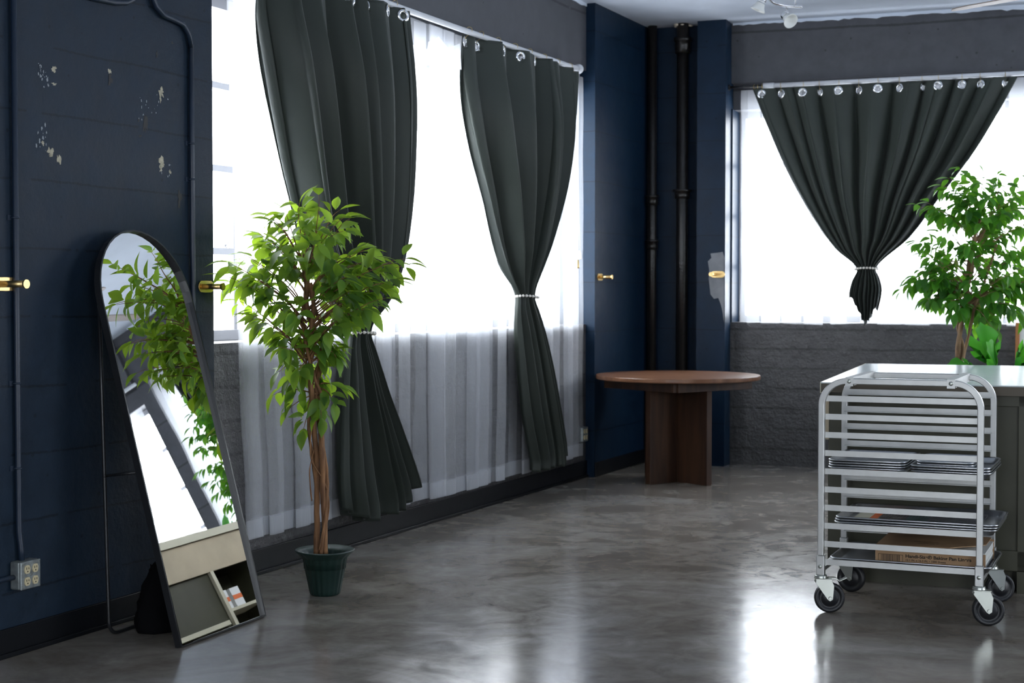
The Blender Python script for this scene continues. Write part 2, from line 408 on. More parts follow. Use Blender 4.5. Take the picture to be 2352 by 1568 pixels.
mb.box(R, rp0, rp1, 0, .19, 0, CEIL+.1, 3)
for a, b in ((R1a, R1b), (R2a, R2b)):
    mb.box(R, a, b, -TH, 0, 0, SILL, 0)
    mb.box(R, a, b, -TH, 0, 2.95, CEIL+.1, 2)
    mb.box(R, a, b, -TH, -.07, HEAD, 2.95, 2)
mb.box(R, R1b, R2a, -TH, -.04, 0, CEIL+.1, 2)
mb.box(R, R2b, REND+.4, -TH, .02, 0, CEIL+.1, 2)
# thin blue skin of the jamb beside the first window
mb.box(R, rp1, rp1+.012, -TH+.03, .0, SILL, HEAD, 3)
struct(mb.build('wall_right', [M_GREY, M_BLUE, M_GREYB, M_BLUE2]))
eR = R(REND, 0, 0)
mb = MB()
W = WORLD
def Wb(mb, x0, x1, y0, y1, z0, z1, mi=0):
    p = [Vector((x, y, z)) for z in (z0, z1) for x, y in ((x0,y0),(x1,y0),(x1,y1),(x0,y1))]
    mb.add(p, [(0,3,2,1),(4,5,6,7),(0,1,5,4),(1,2,6,5),(2,3,7,6),(3,0,4,7)], mi)
XS = eR.x; YR = -3.0; XL = -6.0
Wb(mb, XS, XS+.3, YR, 1.0, 0, CEIL+.1); Wb(mb, XS, XS+.3, 5.0, eR.y+.1, 0, CEIL+.1)
Wb(mb, XS, XS+.3, 1.0, 5.0, 0, .9); Wb(mb, XS, XS+.3, 1.0, 5.0, 2.8, CEIL+.1)
struct(mb.build('wall_side', M_CEIL))
mb = MB()
for a, b in ((XL, -3.4), (-1.4, 1.6), (3.6, XS+.3)): Wb(mb, a, b, YR-.3, YR, 0, CEIL+.1)
for a, b in ((-3.4, -1.4), (1.6, 3.6)):
    Wb(mb, a, b, YR-.3, YR, 0, .8); Wb(mb, a, b, YR-.3, YR, 2.75, CEIL+.1)
struct(mb.build('wall_rear', M_CEIL))
mb = MB()
cn = [Vector((XL-.3, YR-.3, 0)), Vector((XS+.3, YR-.3, 0)), R(REND+.3, -TH, 0), L(isect(L, -TH, R, -TH)[0], -TH, 0), L(-3.5, -TH, 0)]
k = len(cn)
mb.add([c + Vector((0,0,-.2)) for c in cn] + cn, [tuple(range(k-1,-1,-1)), tuple(range(k,2*k))] + [(i,(i+1)%k,(i+1)%k+k,i+k) for i in range(k)])
struct(mb.build('floor', M_FLOOR))
mb = MB()
up = Vector((0,0,CEIL)); up2 = Vector((0,0,CEIL+.2))
mb.add([c+up for c in cn] + [c+up2 for c in cn], [tuple(range(k-1,-1,-1)), tuple(range(k,2*k))] + [(i,(i+1)%k,(i+1)%k+k,i+k) for i in range(k)])
struct(mb.build('ceiling', M_CEIL))
# baseboards
mb = MB()
mb.box(L, -3.0, s_win0+.02, .09, .102, 0, .105); mb.box(L, s_win0+.02, s_win1, 0, .014, 0, .12)
mb.box(L, -3.0, s_win0+.02, .10, .115, 0, .018); mb.box(L, s_win0+.02, s_win1, .014, .026, 0, .018)
mb.box(L, s_win1, sLc, .07, .082, 0, .105)
struct(mb.build('baseboard_left', M_BASE, bevel=.003))
# ragged paint edge where the ceiling meets the walls
def ragged(F, a, b, n, nm, mat, h=.035):
    mb = MB(); N = int((b-a)/.04); vs = []
    for i in range(N+1):
        s = a+(b-a)*i/N; d = .012 + h*abs(noise.noise((s*3.1, n*7, 2.2))) + .012*random.random()
        vs += [F(s, n, CEIL+.01), F(s, n, CEIL-d), F(s, n+.006, CEIL-d), F(s, n+.006, CEIL+.01)]
    fs = []
    for i in range(N):
        o = i*4
        fs += [(o, o+1, o+5, o+4), (o+1, o+2, o+6, o+5), (o+2, o+3, o+7, o+6)]
    mb.add(vs, fs); return struct(mb.build(nm, mat))
ragged(R, rp1+.01, R1b, 0, 'trim_1', M_CEIL, .03)
ragged(L, s_win0, s_win1, 0, 'trim_2', M_CEIL, .02)
# windows: steel sash with horizontal and vertical bars and a sill
M_GLASS, gn, gl, gb = newmat('clear_window_glass'); gn.remove(gb)
_t = gn.new('ShaderNodeBsdfTransparent'); _g = gn.new('ShaderNodeBsdfGlossy'); _g.inputs[1].default_value = .02
_m = gn.new('ShaderNodeMixShader'); _m.inputs[0].default_value = .06
gl.new(_t.outputs[0], _m.inputs[1]); gl.new(_g.outputs[0], _m.inputs[2]); gl.new(_m.outputs[0], gn['Material Output'].inputs[0])
WZ = [L.pix(508, v, -.27)[1] for v in (577, 388, 199)]
def window(name, F, a, b, z0, z1, n=-.27, zs=WZ, dv=.62):
    mb = MB(); w = .022
    mb.box(F, a, a+.05, n-w, n+w, z0, z1); mb.box(F, b-.05, b, n-w, n+w, z0, z1)
    mb.box(F, a, b, n-w, n+w, z0, z0+.05); mb.box(F, a, b, n-w, n+w, z1-.05, z1)
    for z in zs: mb.box(F, a, b, n-.018, n+.018, z-.016, z+.016)
    N = max(2, int((b-a)/dv))
    for i in range(1, N): q = a+(b-a)*i/N; mb.box(F, q-.014, q+.014, n-.015, n+.015, z0, z1)
    o = struct(mb.build(name, M_SASH, bevel=.002))
    g = MB(); g.box(F, a+.04, b-.04, n-.003, n+.003, z0+.04, z1-.04); g.build('window_pane', M_GLASS, o)
    return o
window('window_1', L, s_win0, s_win1, SILL, HEAD)
window('window_2', R, R1a+.012, R1b, SILL, HEAD)
window('window_3', R, R2a, R2b, SILL, HEAD)
# latch hardware on the near sash bar
mb = MB(); q = s_win0+.07
mb.box(L, q, q+.05, -.25, -.225, 2.24, 2.26); torus_to(mb, align(L(q+.09, -.22, 2.262), L.n), .018, .003)
mb.build('window_latch', M_SASH, bpy.data.objects['window_1'])
mb = MB(); rt = random.Random(2); s_, z_ = L.pix(516, 572, -.31)
for i in range(26):
    a = rt.uniform(.2, 2.9); q = rt.uniform(.03, .075); d = rt.uniform(-.02, .02)
    mb.tube([L(s_, -.31, z_), L(s_+.5*q*math.cos(a), -.31+d, z_+.6*q*math.sin(a)), L(s_+q*math.cos(a*1.2), -.31+d, z_+q*math.sin(a))], [.0018, .0014, .0008], 4)
tag(mb.build('dry_twigs', M_SASH), 'small dry tuft of twigs on the outside of the left window bar', 'twigs')
# unseen window openings behind the camera, added for fill light: plain glazing bars
def axwindow(name, ax, c, a, b, z0, z1):
    mb = MB(); N = 5
    def bb(p0, p1, q0, q1):
        if ax == 'y': Wb(mb, p0, p1, c-.02, c+.02, q0, q1)
        else: Wb(mb, c-.02, c+.02, p0, p1, q0, q1)
    bb(a, b, z0, z0+.05); bb(a, b, z1-.05, z1)
    for i in range(N+1): q = a+(b-a-.04)*i/N; bb(q, q+.04, z0, z1)
    struct(mb.build(name, M_SASH))
axwindow('fill_window_4', 'y', YR-.15, -3.4, -1.4, .8, 2.75); axwindow('fill_window_5', 'y', YR-.15, 1.6, 3.6, .8, 2.75)
axwindow('fill_window_6', 'x', XS+.15, 1.0, 5.0, .9, 2.8)
def portal(F, a, b, n, z0, z1, nm):
    d = bpy.data.lights.new(nm, 'AREA'); d.shape = 'RECTANGLE'; d.size = b-a; d.size_y = z1-z0
    d.cycles.is_portal = True; o = bpy.data.objects.new(nm, d); COL.objects.link(o)
    x = -F.d; y = Vector((0,0,1)); z = x.cross(y)     # light emits along -z
    if (-z).dot(F.n) < 0: x = F.d; z = x.cross(y)
    o.matrix_world = AX(F((a+b)/2, n, (z0+z1)/2), x, y, z)
portal(L, s_win0, s_win1, -.36, SILL, HEAD, 'daylight_portal_left')
portal(R, R1a, R1b, -.36, SILL, HEAD, 'daylight_portal_right'); portal(R, R2a, R2b, -.36, SILL, HEAD, 'daylight_portal_far')
RW = Frame((0, YR-.31), (1, 0), -1); RW.n = Vector((0, 1, 0))
portal(RW, -3.4, -1.4, 0, .8, 2.75, 'daylight_portal_rear'); portal(RW, 1.6, 3.6, 0, .8, 2.75, 'daylight_portal_back')
SW = Frame((XS+.31, 0), (0, 1), 1); SW.n = Vector((-1, 0, 0))
portal(SW, 1, 5, 0, .9, 2.8, 'daylight_portal_side')

# chipped and scuffed paint
def blob(mb, F, s, n, z, r, mi=0, ex=1, seed=0, k=22, spikes=.95):
    vs = []; 
    for d in (0, .0012):
        for i in range(k):
            a = 2*math.pi*i/k; q = r*(1 + spikes*noise.noise((math.cos(a)*1.7+seed, math.sin(a)*1.7, seed*.7)) + spikes*.8*(random.random()-.5))
            vs.append(F(s+math.cos(a)*q, n+d, z+math.sin(a)*q*ex))
    mb.add(vs, [tuple(range(k, 2*k))] + [(i, (i+1)%k, (i+1)%k+k, i+k) for i in range(k)], mi)
mb = MB()
for i, (u, v, r, ex) in enumerate([(371,212,.014,1.2),(368,225,.005,3),(123,158,.010,.9),(124,193,.010,.45),(252,163,.008,1),(252,182,.011,1.8),
        (372,374,.015,1.2),(369,388,.006,2),(116,350,.014,1),(134,365,.009,2.4),(98,328,.007,1),(390,395,.006,1.5)]):
    s, z = L.pix(u, v, .09); blob(mb, L, s, .09, z, r, 0 if i != 5 else 2, ex, i)
for i in range(60):
    u, v = random.choice([(96,160),(97,300),(95,325),(380,395),(330,240),(97,180),(350,250),(375,215)])
    u += random.gauss(0, 7); v += random.gauss(0, 12); s, z = L.pix(u, v, .09)
    blob(mb, L, s, .09, z, random.uniform(.001, .0032), 1, random.uniform(.6, 2.5), i)
for (u, v, r, ex) in [(333,285,.012,2.6),(322,312,.006,1),(411,455,.012,2.8),(360,125,.005,2),(318,276,.006,1),(395,98,.006,.8)]:
    s, z = L.pix(u, v, .09); blob(mb, L, s, .09, z, r, 2, ex, u)
mb.build('paint_chip', [M_CHIP, M_CHIPW, M_SLOT], wl_)
mb = MB()
pts = [(1660,578),(1650,580),(1632,582),(1634,592),(1626,600),(1629,620),(1628,640),(1632,676),(1640,686),(1650,684),(1656,700),(1660,718),(1663,740),(1664,700),(1664,640),(1664,590)]
vs = []
for d in (.19, .192):
    for (u, v) in pts: s, z = R.pix(min(u, 1663.5), v, .19); vs.append(R(min(s, rp1), d, z))
k = len(pts); mb.add(vs, [tuple(range(k, 2*k)), tuple(range(k-1,-1,-1))] + [(i, (i+1)%k, (i+1)%k+k, i+k) for i in range(k)])
mb.build('bare_plaster_patch', M_PATCH, bpy.data.objects['wall_right'])

# ---------------------------------------------------------------- curtains
TOPN = .115
NUMW = ['one','two','three','four','five','six','seven','eight','nine','ten','eleven','twelve','thirteen','fourteen']
ORDW = ['leftmost','second','third','fourth','fifth','sixth','seventh','eighth','ninth','tenth','eleventh','twelfth','thirteenth']
def ordw(i, n):
    if i == 0: return 'leftmost of the '
    if i == n-1: return 'rightmost of the '
    return ORDW[i] + ' from left of the '
class Sheet:
    def __init__(s, F, ztop, zbot, left, right, nf, amp, n0, seed, sc=.10, curl=None):
        amp = smooth_tab(amp, 70); n0 = smooth_tab(n0, 70); curl = smooth_tab(curl, 50) if curl else None
        s.curl = curl; s.front = 0; s.F, s.ztop, s.zbot, s.L, s.R, s.nf, s.amp, s.n0, s.seed, s.sc = F, ztop, zbot, left, right, nf, amp, n0, seed, sc
        rr = random.Random(seed)
        w = [rr.uniform(.4, 1.7) for _ in range(nf)]; t = sum(w); c = 0; s.g = [(0, 0)]
        for i, x in enumerate(w): c += x; s.g.append((c/t, (i+1)/nf))
        s.g = smooth_tab(s.g, 120) if nf > 2 else s.g
        s.ph2 = [(i/nf, rr.uniform(-1.5, 1.5)) for i in range(nf+1)]; s.aw = [(i/(nf), rr.uniform(.55, 1.35)) for i in range(nf+1)]
    def pt(s, a, t):
        zb = s.zbot(a) if callable(s.zbot) else s.zbot
        z = s.ztop + (zb - s.ztop)*t
        sl, sr = interp(s.L, -z), interp(s.R, -z)
        ph = 2*math.pi*s.nf*interp(s.g, a)
        am = interp(s.amp, -z)*interp(s.aw, a)
        w = (sr-sl)
        x = sl + w*a + s.sc*w/s.nf*math.sin(2*ph + .4)*1.0
        n = interp(s.n0, -z) + am*math.sin(ph) + am*.34*math.sin(2*ph + interp(s.ph2, a) + z*.5) + am*.12*math.sin(2.3*ph + s.seed + z*1.1) + .02*noise.noise((x*1.3, z*.9, s.seed))*min(1, am*30)
        if s.curl and a < .16:
            q = (1-a/.16)**1.3*interp(s.curl, -z); c_ = interp(s.curl, -z); ad = max(0, min(.14, .16*w-.03)); n -= .20*q; x += ad*q
        if s.front: n = max(n, s.front + .004*math.sin(ph))
        if s.curl: x -= 1.4*(interp(s.n0, -z)-TOPN)
        return s.F(x, n, z)
    def build(s, name, mats, NS, NT, holes=None, hem=None, parent=None, solid=.0015):
        mb = MB(); vs = [s.pt(i/NS, j/NT) for j in range(NT+1) for i in range(NS+1)]
        hs = holes or []
        for j in range(NT):
            for i in range(NS):
                o = j*(NS+1)+i; c = (vs[o]+vs[o+NS+2])/2
                if j < NT*.12 and any((c-h).length < .0225 for h in hs): continue
                mb.f.append((o, o+NS+1, o+NS+2, o+1)); mb.sm.append(True)
                mb.m.append(1 if hem and (j >= NT*(1-hem)) else 0)
        mb.v = [tuple(v) for v in vs]
        return mb.build(name, mats, parent, solid=solid)
def tabs(F, left, right, n):
    def cv(lst):
        t = sorted([(-F.pix(u, v, n)[1], F.pix(u, v, n)[0]) for u, v in lst]); return smooth_tab(t, 80)
    return cv(left), cv(right)
def green_curtain(F, left, right, ztop, zbot, nf, tie_z, seed, label, tie_label, ring_label, ring_group, rod_z, gz=.045, group=None, NT=150, rodn=.10, ngrom=None, own=None, curl=False):
    n = TOPN
    l_, r_ = own if own else tabs(F, left, right, n)
    amp = [(-ztop, .034), (-(ztop-.5), .058), (-(tie_z+.35), .050), (-(tie_z), .022), (-(tie_z-.25), .036), (-(tie_z-.8), .046), (0, .045)]
    if curl: amp = [(z, a*(1.5 if -z > tie_z+.2 else 1.15)) for z, a in amp]
    n0 = [(-ztop, n), (-(ztop-.5), n+(.075 if curl else .05)), (-(tie_z+.3), n+.035), (-tie_z, n+.01), (0, n+.02)]
    cl = [(-ztop, .8), (-(tie_z+.9), 1), (-(tie_z+.25), .5), (-tie_z, 0), (-tie_z+.2, 0), (0, 0)] if curl else None
    sh = Sheet(F, ztop, zbot, l_, r_, nf, amp, n0, seed, .08, cl); sh.front = .066
    ng = ngrom or nf
    H_ = []
    for i in range(ng):
        a = (i+.5)/ng; t = gz/(ztop - (sh.zbot(a) if callable(sh.zbot) else sh.zbot))
        p = sh.pt(a, t); pa = sh.pt(min(1, a+.01), t); pb = sh.pt(max(0, a-.01), t)
        d = (pa-pb).normalized(); nn = Vector((d.y, -d.x, 0)); nn = nn if nn.dot(F.n) > 0 else -nn
        H_.append((p, nn, a))
    root = empty('curtain', F((interp(l_, -ztop)+interp(r_, -ztop))/2, n, 0), label, 'curtain', group)
    c = sh.build('drape', M_CURT, nf*22, NT, [h[0] for h in H_], parent=root)
    for p, nn, a in H_:
        m = MB(); M = align(p, nn)
        for sg in (1, -1):
            m.lathe([(.0185, sg*.001), (.020, sg*.0042), (.026, sg*.0055), (.033, sg*.0035), (.0345, sg*.001)], M, 28)
        m.build('grommet', M_NICKEL, root)
    # tieback of beads round the gathers
    sl, sr = interp(l_, -tie_z), interp(r_, -tie_z); cx = (sl+sr)/2; w = (sr-sl)/2+.012
    tb = empty('curtain_tieback', F(cx, n, tie_z), tie_label, 'tieback')
    N = 22; m = MB(); loop = []
    for i in range(N):
        a = 2*math.pi*i/N; p = F(cx+w*math.cos(a), n+.012+.052*math.sin(a), tie_z + .006*math.sin(a*1.5+seed))
        loop.append(p)
    m.tube(loop+[loop[0]], .0018, 6, cap=False); m.build('cord', M_CORD, tb)
    for p in loop:
        m = MB(); ball(m, p, .0088); m.build('bead', M_BEAD, tb)
    # rings from the rod to the grommets
    for i, (p, nn, a) in enumerate(H_):
        s_ = (p - F.o).dot(F.d); m = MB()
        top = F(s_, rodn, rod_z)
        torus_to(m, align(top, (F.d + F.n*random.uniform(-.25, .25))), .0185, .0016, 20, 6)
        hk = F(s_, rodn+.002, rod_z-.0195); g2 = p + Vector((0, 0, .030)) 
        m.tube([hk, hk+(g2-hk)*.35+F.n*.004, hk+(g2-hk)*.8+F.n*.006, g2+F.n*.008, g2-Vector((0,0,.010))+F.n*.006], .0013, 6)
        o = m.build('curtain_ring', M_GOLDW); tag(o, ordw(i, len(H_)) + ring_label, 'curtain ring', ring_group)
    return sh
ROD_L = 2.885
lA = [(583,-60),(587,20),(602,120),(628,260),(662,420),(702,560),(757,672),(797,735),(801,765),(795,800),(786,900),(783,1000),(783,1120),(792,1200)]
rA = [(934,40),(936,180),(935,300),(927,470),(912,600),(886,690),(853,740),(847,765),(858,800),(885,890),(915,970),(940,1040),(960,1100),(966,1130)]
def zbA(a): return .145 + .03*(1-math.cos(a*math.pi))*.5 + (.12*max(0, (a-.72)/.28)) + (.09*max(0, (.25-a)/.25))
green_curtain(L, lA, rA, 2.862, zbA, 7, L.pix(825, 765, TOPN)[1], 11,
    'dark green curtain tied back behind the tall potted tree, nearest the mirror', 'white bead tieback around the green curtain behind the potted tree',
    'brass rings above the green curtain nearest the mirror', 'rings of the curtain behind the potted tree', ROD_L, ngrom=9, curl=True)
lB = [(1058,105),(1063,200),(1085,330),(1116,450),(1148,565),(1174,640),(1187,680),(1184,710),(1187,800),(1199,950),(1219,1060)]
rB = [(1328,178),(1317,280),(1292,420),(1262,540),(1238,625),(1225,680),(1236,715),(1260,820),(1279,920),(1294,1010),(1297,1050)]
def zbB(a): return .175 + (.10*max(0, (a-.75)/.25))
green_curtain(L, lB, rB, 2.862, zbB, 6, L.pix(1205, 681, TOPN)[1], 23,
    'dark green tied curtain at the far end of the left window, beside the blue pillar', 'white bead tieback around the green curtain next to the blue pillar',
    'brass rings above the green curtain beside the blue pillar', 'rings of the curtain next to the blue pillar', ROD_L, ngrom=8, curl=True)
lC = [(1725,200),(1758,280),(1812,400),(1868,500),(1920,572),(1968,615),(1957,645),(1950,680),(1961,715),(1972,748)]
rC = [(2338,172),(2290,262),(2236,352),(2162,450),(2090,545),(2014,612),(2021,640),(2026,665),(2018,708),(2004,748)]
zt = R.pix(1990, 192, TOPN)[1]
green_curtain(R, lC, rC, zt, lambda a: 1.11 + .17*max(0, 1-abs(a-.06)/.24)**.5 + .10*max(0, 1-abs(a-.9)/.22)**.5 + .02*math.sin(a*23), 9, R.pix(1990, 617, TOPN)[1], 37,
    'short dark green curtain gathered into a knot of cloth above the right window sill', 'bead tieback around the short gathered curtain of the right window',
    'brass rings above the short gathered green curtain', 'rings of the right window curtain', zt+.022, NT=110, ngrom=13)
# a further curtain on the next window, seen only in the mirror
ztm = zt
tz = R.pix(1990, 617, TOPN)[1]
own = (smooth_tab([(-ztm, 2.36), (-2.3, 2.42), (-tz-.1, 2.50), (-tz, 2.54), (-tz+.15, 2.50), (-1.0, 2.50)], 60),
       smooth_tab([(-ztm, 3.05), (-2.3, 2.92), (-tz-.1, 2.70), (-tz, 2.66), (-tz+.15, 2.72), (-1.0, 2.72)], 60))
green_curtain(R, None, None, ztm, 1.13, 5, tz, 41,
    'green curtain with big silver grommets seen reflected in the leaning mirror', 'bead tieback of the curtain beyond the frame, seen in the mirror',
    'brass rings above the curtain seen in the mirror', 'rings of the curtain seen in the mirror', ztm+.022, NT=70, own=own, ngrom=6)
# sheers
rz_ = zt + .004
def sheer(F, a0, a1, ztop, zbot, nf, seed, label, n=.034, shift=0, hem=.035, amp=.022, group=None, NT=60, le=None):
    l_ = le or [(-3, a0), (-1.1, a0+.0), (0, a0+shift)]; r_ = [(-3, a1), (-1.1, a1), (0, a1+shift)]
    l_ = [(z, s+.012*noise.noise((z*3, seed, 1))) for z, s in smooth_tab(l_, 40)]; r_ = [(z, s+.02*noise.noise((z*2, seed, 5))) for z, s in smooth_tab(r_, 40)]
    sh = Sheet(F, ztop, zbot, l_, r_, nf, [(-3, amp*.6), (-1.6, amp), (0, amp*.9)], [(-3, n+.004), (0, n)], seed, .42)
    root = empty('sheer_curtain', F((a0+a1)/2, n, 0), label, 'sheer curtain', group)
    sh.build('voile', [M_SHEER, M_HEM], nf*26, NT, hem=hem, parent=root, solid=0)
    return sh
def sx_(u, v, F=L, n=.034): return F.pix(u, v, n)[0]
sheer(L, sx_(526, 400), sx_(790, 1100), 2.86, lambda a: .185, 4, 3, 'white sheer curtain behind the potted tree, hanging nearest the mirror', hem=.042, amp=.018, le=[(-2.9, sx_(527, 100)), (-1.15, sx_(554, 790)), (-.2, sx_(574, 1220))])
sheer(L, sx_(868, 900), sx_(1222, 1000), 2.86, lambda a: .15+.008*math.sin(a*9), 8, 8, 'white sheer curtain between the two long green curtains', hem=.04, amp=.026)
sheer(L, sx_(1228, 900), sx_(1331, 900), 2.86, lambda a: .17, 3, 14, 'narrow white sheer curtain at the far end of the left window, beside the wall outlet', hem=.035, amp=.018)
sheer(L, sx_(795, 900), sx_(864, 900), 2.86, lambda a: .21, 2, 19, 'strip of white sheer curtain mostly hidden behind the long green curtain by the tree', hem=.04)
SRn = .03
def rb_(a): return 1.099 + .005*math.sin(a*11) + .006*math.sin(a*29)
sheer(R, sx_(1704, 600, R, SRn), sx_(2120, 600, R, SRn), rz_ - .0, rb_, 5, 27, 'white sheer curtain at the left of the right window, ending at its sill', n=SRn, amp=.014, NT=40, hem=.02)
sheer(R, sx_(2123, 600, R, SRn), R1b-.02, rz_ - .0, rb_, 6, 31, 'white sheer curtain behind the leafy tree at the right edge', n=SRn, amp=.014, NT=40, hem=.02)
SRn = -.10
sheer(R, R2a+.1, R2b-.5, 2.9, lambda a: SILL+.004, 14, 33, 'white sheer curtain of the window seen in the mirror', n=SRn, amp=.015, NT=30, hem=.02)
# loose corner of sheer hooked up at the gap between the left window's green curtains
mb = MB()
def pL(u, v, n): s, z = L.pix(u, v, n); return L(s, n, z)
a_ = [pL(984, 96, .10), pL(1008, 84, .10), pL(1030, 110, .10), pL(1056, 100, .10)]; b_ = [pL(980, 118, .09), pL(1010, 122, .12), pL(1021, 132, .10), pL(1058, 128, .09)]
c_ = [pL(978, 150, .08), pL(1006, 150, .11), pL(1030, 155, .11), pL(1060, 160, .08)]
mb.add(a_+b_+c_, [(i+4*j, i+1+4*j, i+5+4*j, i+4+4*j) for j in range(2) for i in range(3)], 0, True)
tag(mb.build('sheer_valance_tab', M_HEM), 'loose gathered flap of white sheer hooked to the rod between the two long green curtains', 'curtain tab')

# curtain rods
rod = empty('curtain_rod', L(s_win0+.1, .10, ROD_L), 'long white plastic pipe used as curtain rod along the left window', 'curtain rod')
s_end = L.pix(1328, 178, .10)[0]
mb = MB(); pts = [L(s_win0-.02 + (s_end-s_win0)*i/24, .10, ROD_L - .012*math.sin(i/24*math.pi)) for i in range(25)]
mb.tube(pts, .0165, 16); mb.build('pipe', M_PVC, rod)
mb = MB(); mb.tube([L(s_end-.03, .10, ROD_L), L(s_end+.015, .10, ROD_L)], .026, 16); mb.tube([L(s_end, .10, ROD_L), L(s_end, .02, ROD_L-.01)], .03, 16)
ball(mb, L(s_end+.01, .10, ROD_L), .034); mb.build('end_cap', M_PVC, rod)
mb = MB(); mb.tube([L(s_win0-.02, .10, ROD_L), L(s_win0-.02, .0, ROD_L)], .02, 12); mb.build('wall_bracket', M_PVC, rod)
mb = MB(); q = [L(s_end+.012, .085, ROD_L-.03), L(s_end+.01, .07, ROD_L-.14), L(s_end-.012, .06, ROD_L-.24), L(s_end-.02, .055, ROD_L-.40)]
mb.tube(q, [.02, .014, .012, .003], 8); tag(mb.build('hanging_sheer_end', M_SHEER), 'twisted end of sheer cloth hanging from the rod end by the blue pillar', 'curtain end')
rz = zt+.022
s0_, s1_ = R.pix(1757, 196, .10)[0], R1b-.1
rod = empty('curtain_rod', R(s0_, .10, rz), 'white curtain rod across the right window with a dark inner end', 'curtain rod')
mb = MB(); mb.tube([R(s0_, .10, rz), R(s1_, .10, rz)], .0175, 16); mb.build('outer_tube', M_PVC, rod)
mb = MB(); mb.tube([R(s0_-.012, .10, rz), R(s0_+.07, .10, rz)], .0215, 16); mb.build('collar', M_PVC, rod)
mb = MB(); mb.tube([R(rp1+.005, .10, rz), R(s0_, .10, rz)], .011, 12)
disc(mb, align(R(rp1+.002, .10, rz), R.d), .022, .012); o = mb.build('inner_tube', M_BLACK, rod); o['label'] = 'dark inner end of the rod'
rod = empty('curtain_rod', R(R2a, .10, rz), 'curtain rod of the window seen in the mirror', 'curtain rod')
mb = MB(); mb.tube([R(R2a-.1, .10, rz), R(R2b-.3, .10, rz)], .0175, 12); mb.build('tube', M_PVC, rod)
for i, q in enumerate((R.pix(1733, 205, .10)[0], R.pix(1737, 205, .10)[0])):
    mb = MB(); torus_to(mb, align(R(q+.01*i, .10, rz-.004), R.d + R.n*(.2-.4*i)), .0175, .0016, 20, 6)
    tag(mb.build('curtain_ring', M_GOLDW), ['left', 'right'][i] + ' one of two spare brass rings on the dark inner end of the right rod', 'curtain ring', 'spare rings on the right rod')

# blind cords with tassels on the far jamb of the left window
for i, (u0, u1, v1) in enumerate(((1323, 1332, 575), (1318, 1327, 596))):
    n = .02+.02*i; s0, z0 = L.pix(u0, 200, n); s1, z1 = L.pix(u1, v1, n)
    s1 = min(s1, s_win1-.006); s0 = min(s0, s_win1-.01)
    r_ = empty('blind_cord', L(s1, n, z1), ['thin blind cord with a brass tassel beside the blue pillar, the higher of two', 'thin blind cord with a brass tassel beside the blue pillar, the lower of two'][i], 'blind cord')
    mb = MB(); mb.tube([L(s0, n, z0), L((s0+s1)/2, n+.003, (z0+z1)/2), L(s1, n, z1)], .0016, 6); mb.build('cord', M_CORD, r_)
    mb = MB(); mb.lathe([(.003, .0), (.008, -.004), (.0105, -.05), (.012, -.062), (.001, -.062)], Matrix.Translation(L(s1, n, z1)), 14); mb.build('tassel', M_GOLD, r_)

# brass holdbacks
def holdback(F, s, z, n, label, out=.085, arm=.0, disc_r=0):
    r_ = empty('curtain_holdback', F(s, n, z), label, 'holdback', 'brass holdbacks on the walls')
    mb = MB(); k = 24; vs = []
    for d in (0, .006):
        for i in range(k):
            a = 2*math.pi*i/k; x = .026*math.cos(a) + (.030 if math.cos(a) > 0 else -.030)*(abs(math.cos(a)) > 1e-6)
            vs.append(F(s+x+.012, n+d, z+.026*math.sin(a)))
    mb.add(vs, [tuple(range(k, 2*k)), tuple(range(k-1,-1,-1))] + [(i, (i+1)%k, (i+1)%k+k, i+k) for i in range(k)])
    mb.build('base_plate', M_GOLD, r_, bevel=.0015)
    mb = MB(); mb.tube([F(s-.012, n+.004, z), F(s-.012, n+out, z)], .0125, 18)
    disc(mb, align(F(s-.012, n+out, z), F.n), .0165, .007, 22); mb.build('post', M_GOLD, r_)
    return r_
s, z = L.pix(468, 658, .09); holdback(L, min(s, s_win0-.055), z, .09, 'brass curtain holdback between the mirror top and the left window edge', .105)
s, z = L.pix(58, 652, .21); holdback(L, s+.012, z, .09, 'brass curtain holdback at the left edge, beside the vertical conduit', .12)
s, z = L.pix(1374, 636, .07); r_ = holdback(L, s+.02, z, .07, 'brass curtain holdback on the blue pillar face left of the black pipes', .10)
s, z = R.pix(1645, 630, .19); holdback(R, s-.0, z, .19, 'brass curtain holdback on the bare plaster patch right of the black pipes', .12)

# ---------------------------------------------------------------- pipes, conduits, outlets
def riser(u, vtop, Dn, rr, label, couplings):
    s, _ = R.pix(u, 700, Dn); r_ = empty('drain_pipe', R(s, Dn, 0), label, 'pipe')
    mb = MB(); mb.tube([R(s, Dn, 0), R(s, Dn, CEIL-.0)], rr, 24); mb.build('pipe', M_PIPE, r_)
    for (v, h, k) in couplings:
        z = R.pix(u, v, Dn)[1]; mb = MB()
        mb.lathe([(rr, -h), (rr*1.25, -h), (rr*1.3, -h*.3), (rr*1.3, h*.5), (rr*1.62*k, h*.55), (rr*1.62*k, h), (rr, h)], Matrix.Translation(R(s, Dn, z)), 24)
        mb.build('coupling', M_PIPE, r_)
    return r_
riser(1497, 0, .10, .036, 'thinner black cast-iron pipe, the left of two in the corner behind the round table', [(460, .04, .9), (562, .04, .9)])
riser(1566, 0, .12, .046, 'thicker black cast-iron pipe, the right of two in the corner behind the round table', [(446, .035, 1), (105, .06, .9)])
mb = MB(); s, _ = R.pix(1566, 60, .12)
for i in range(9):
    p = R(s+random.uniform(-.07, .09), .12+random.uniform(-.05, .05), CEIL-.012+random.uniform(-.01, .004)); ball(mb, p, random.uniform(.012, .028), 0, 8, .5)
tag(mb.build('broken_plaster', M_RUST), 'crumbled pale plaster around the thicker black pipe at the ceiling', 'plaster', kind='stuff')
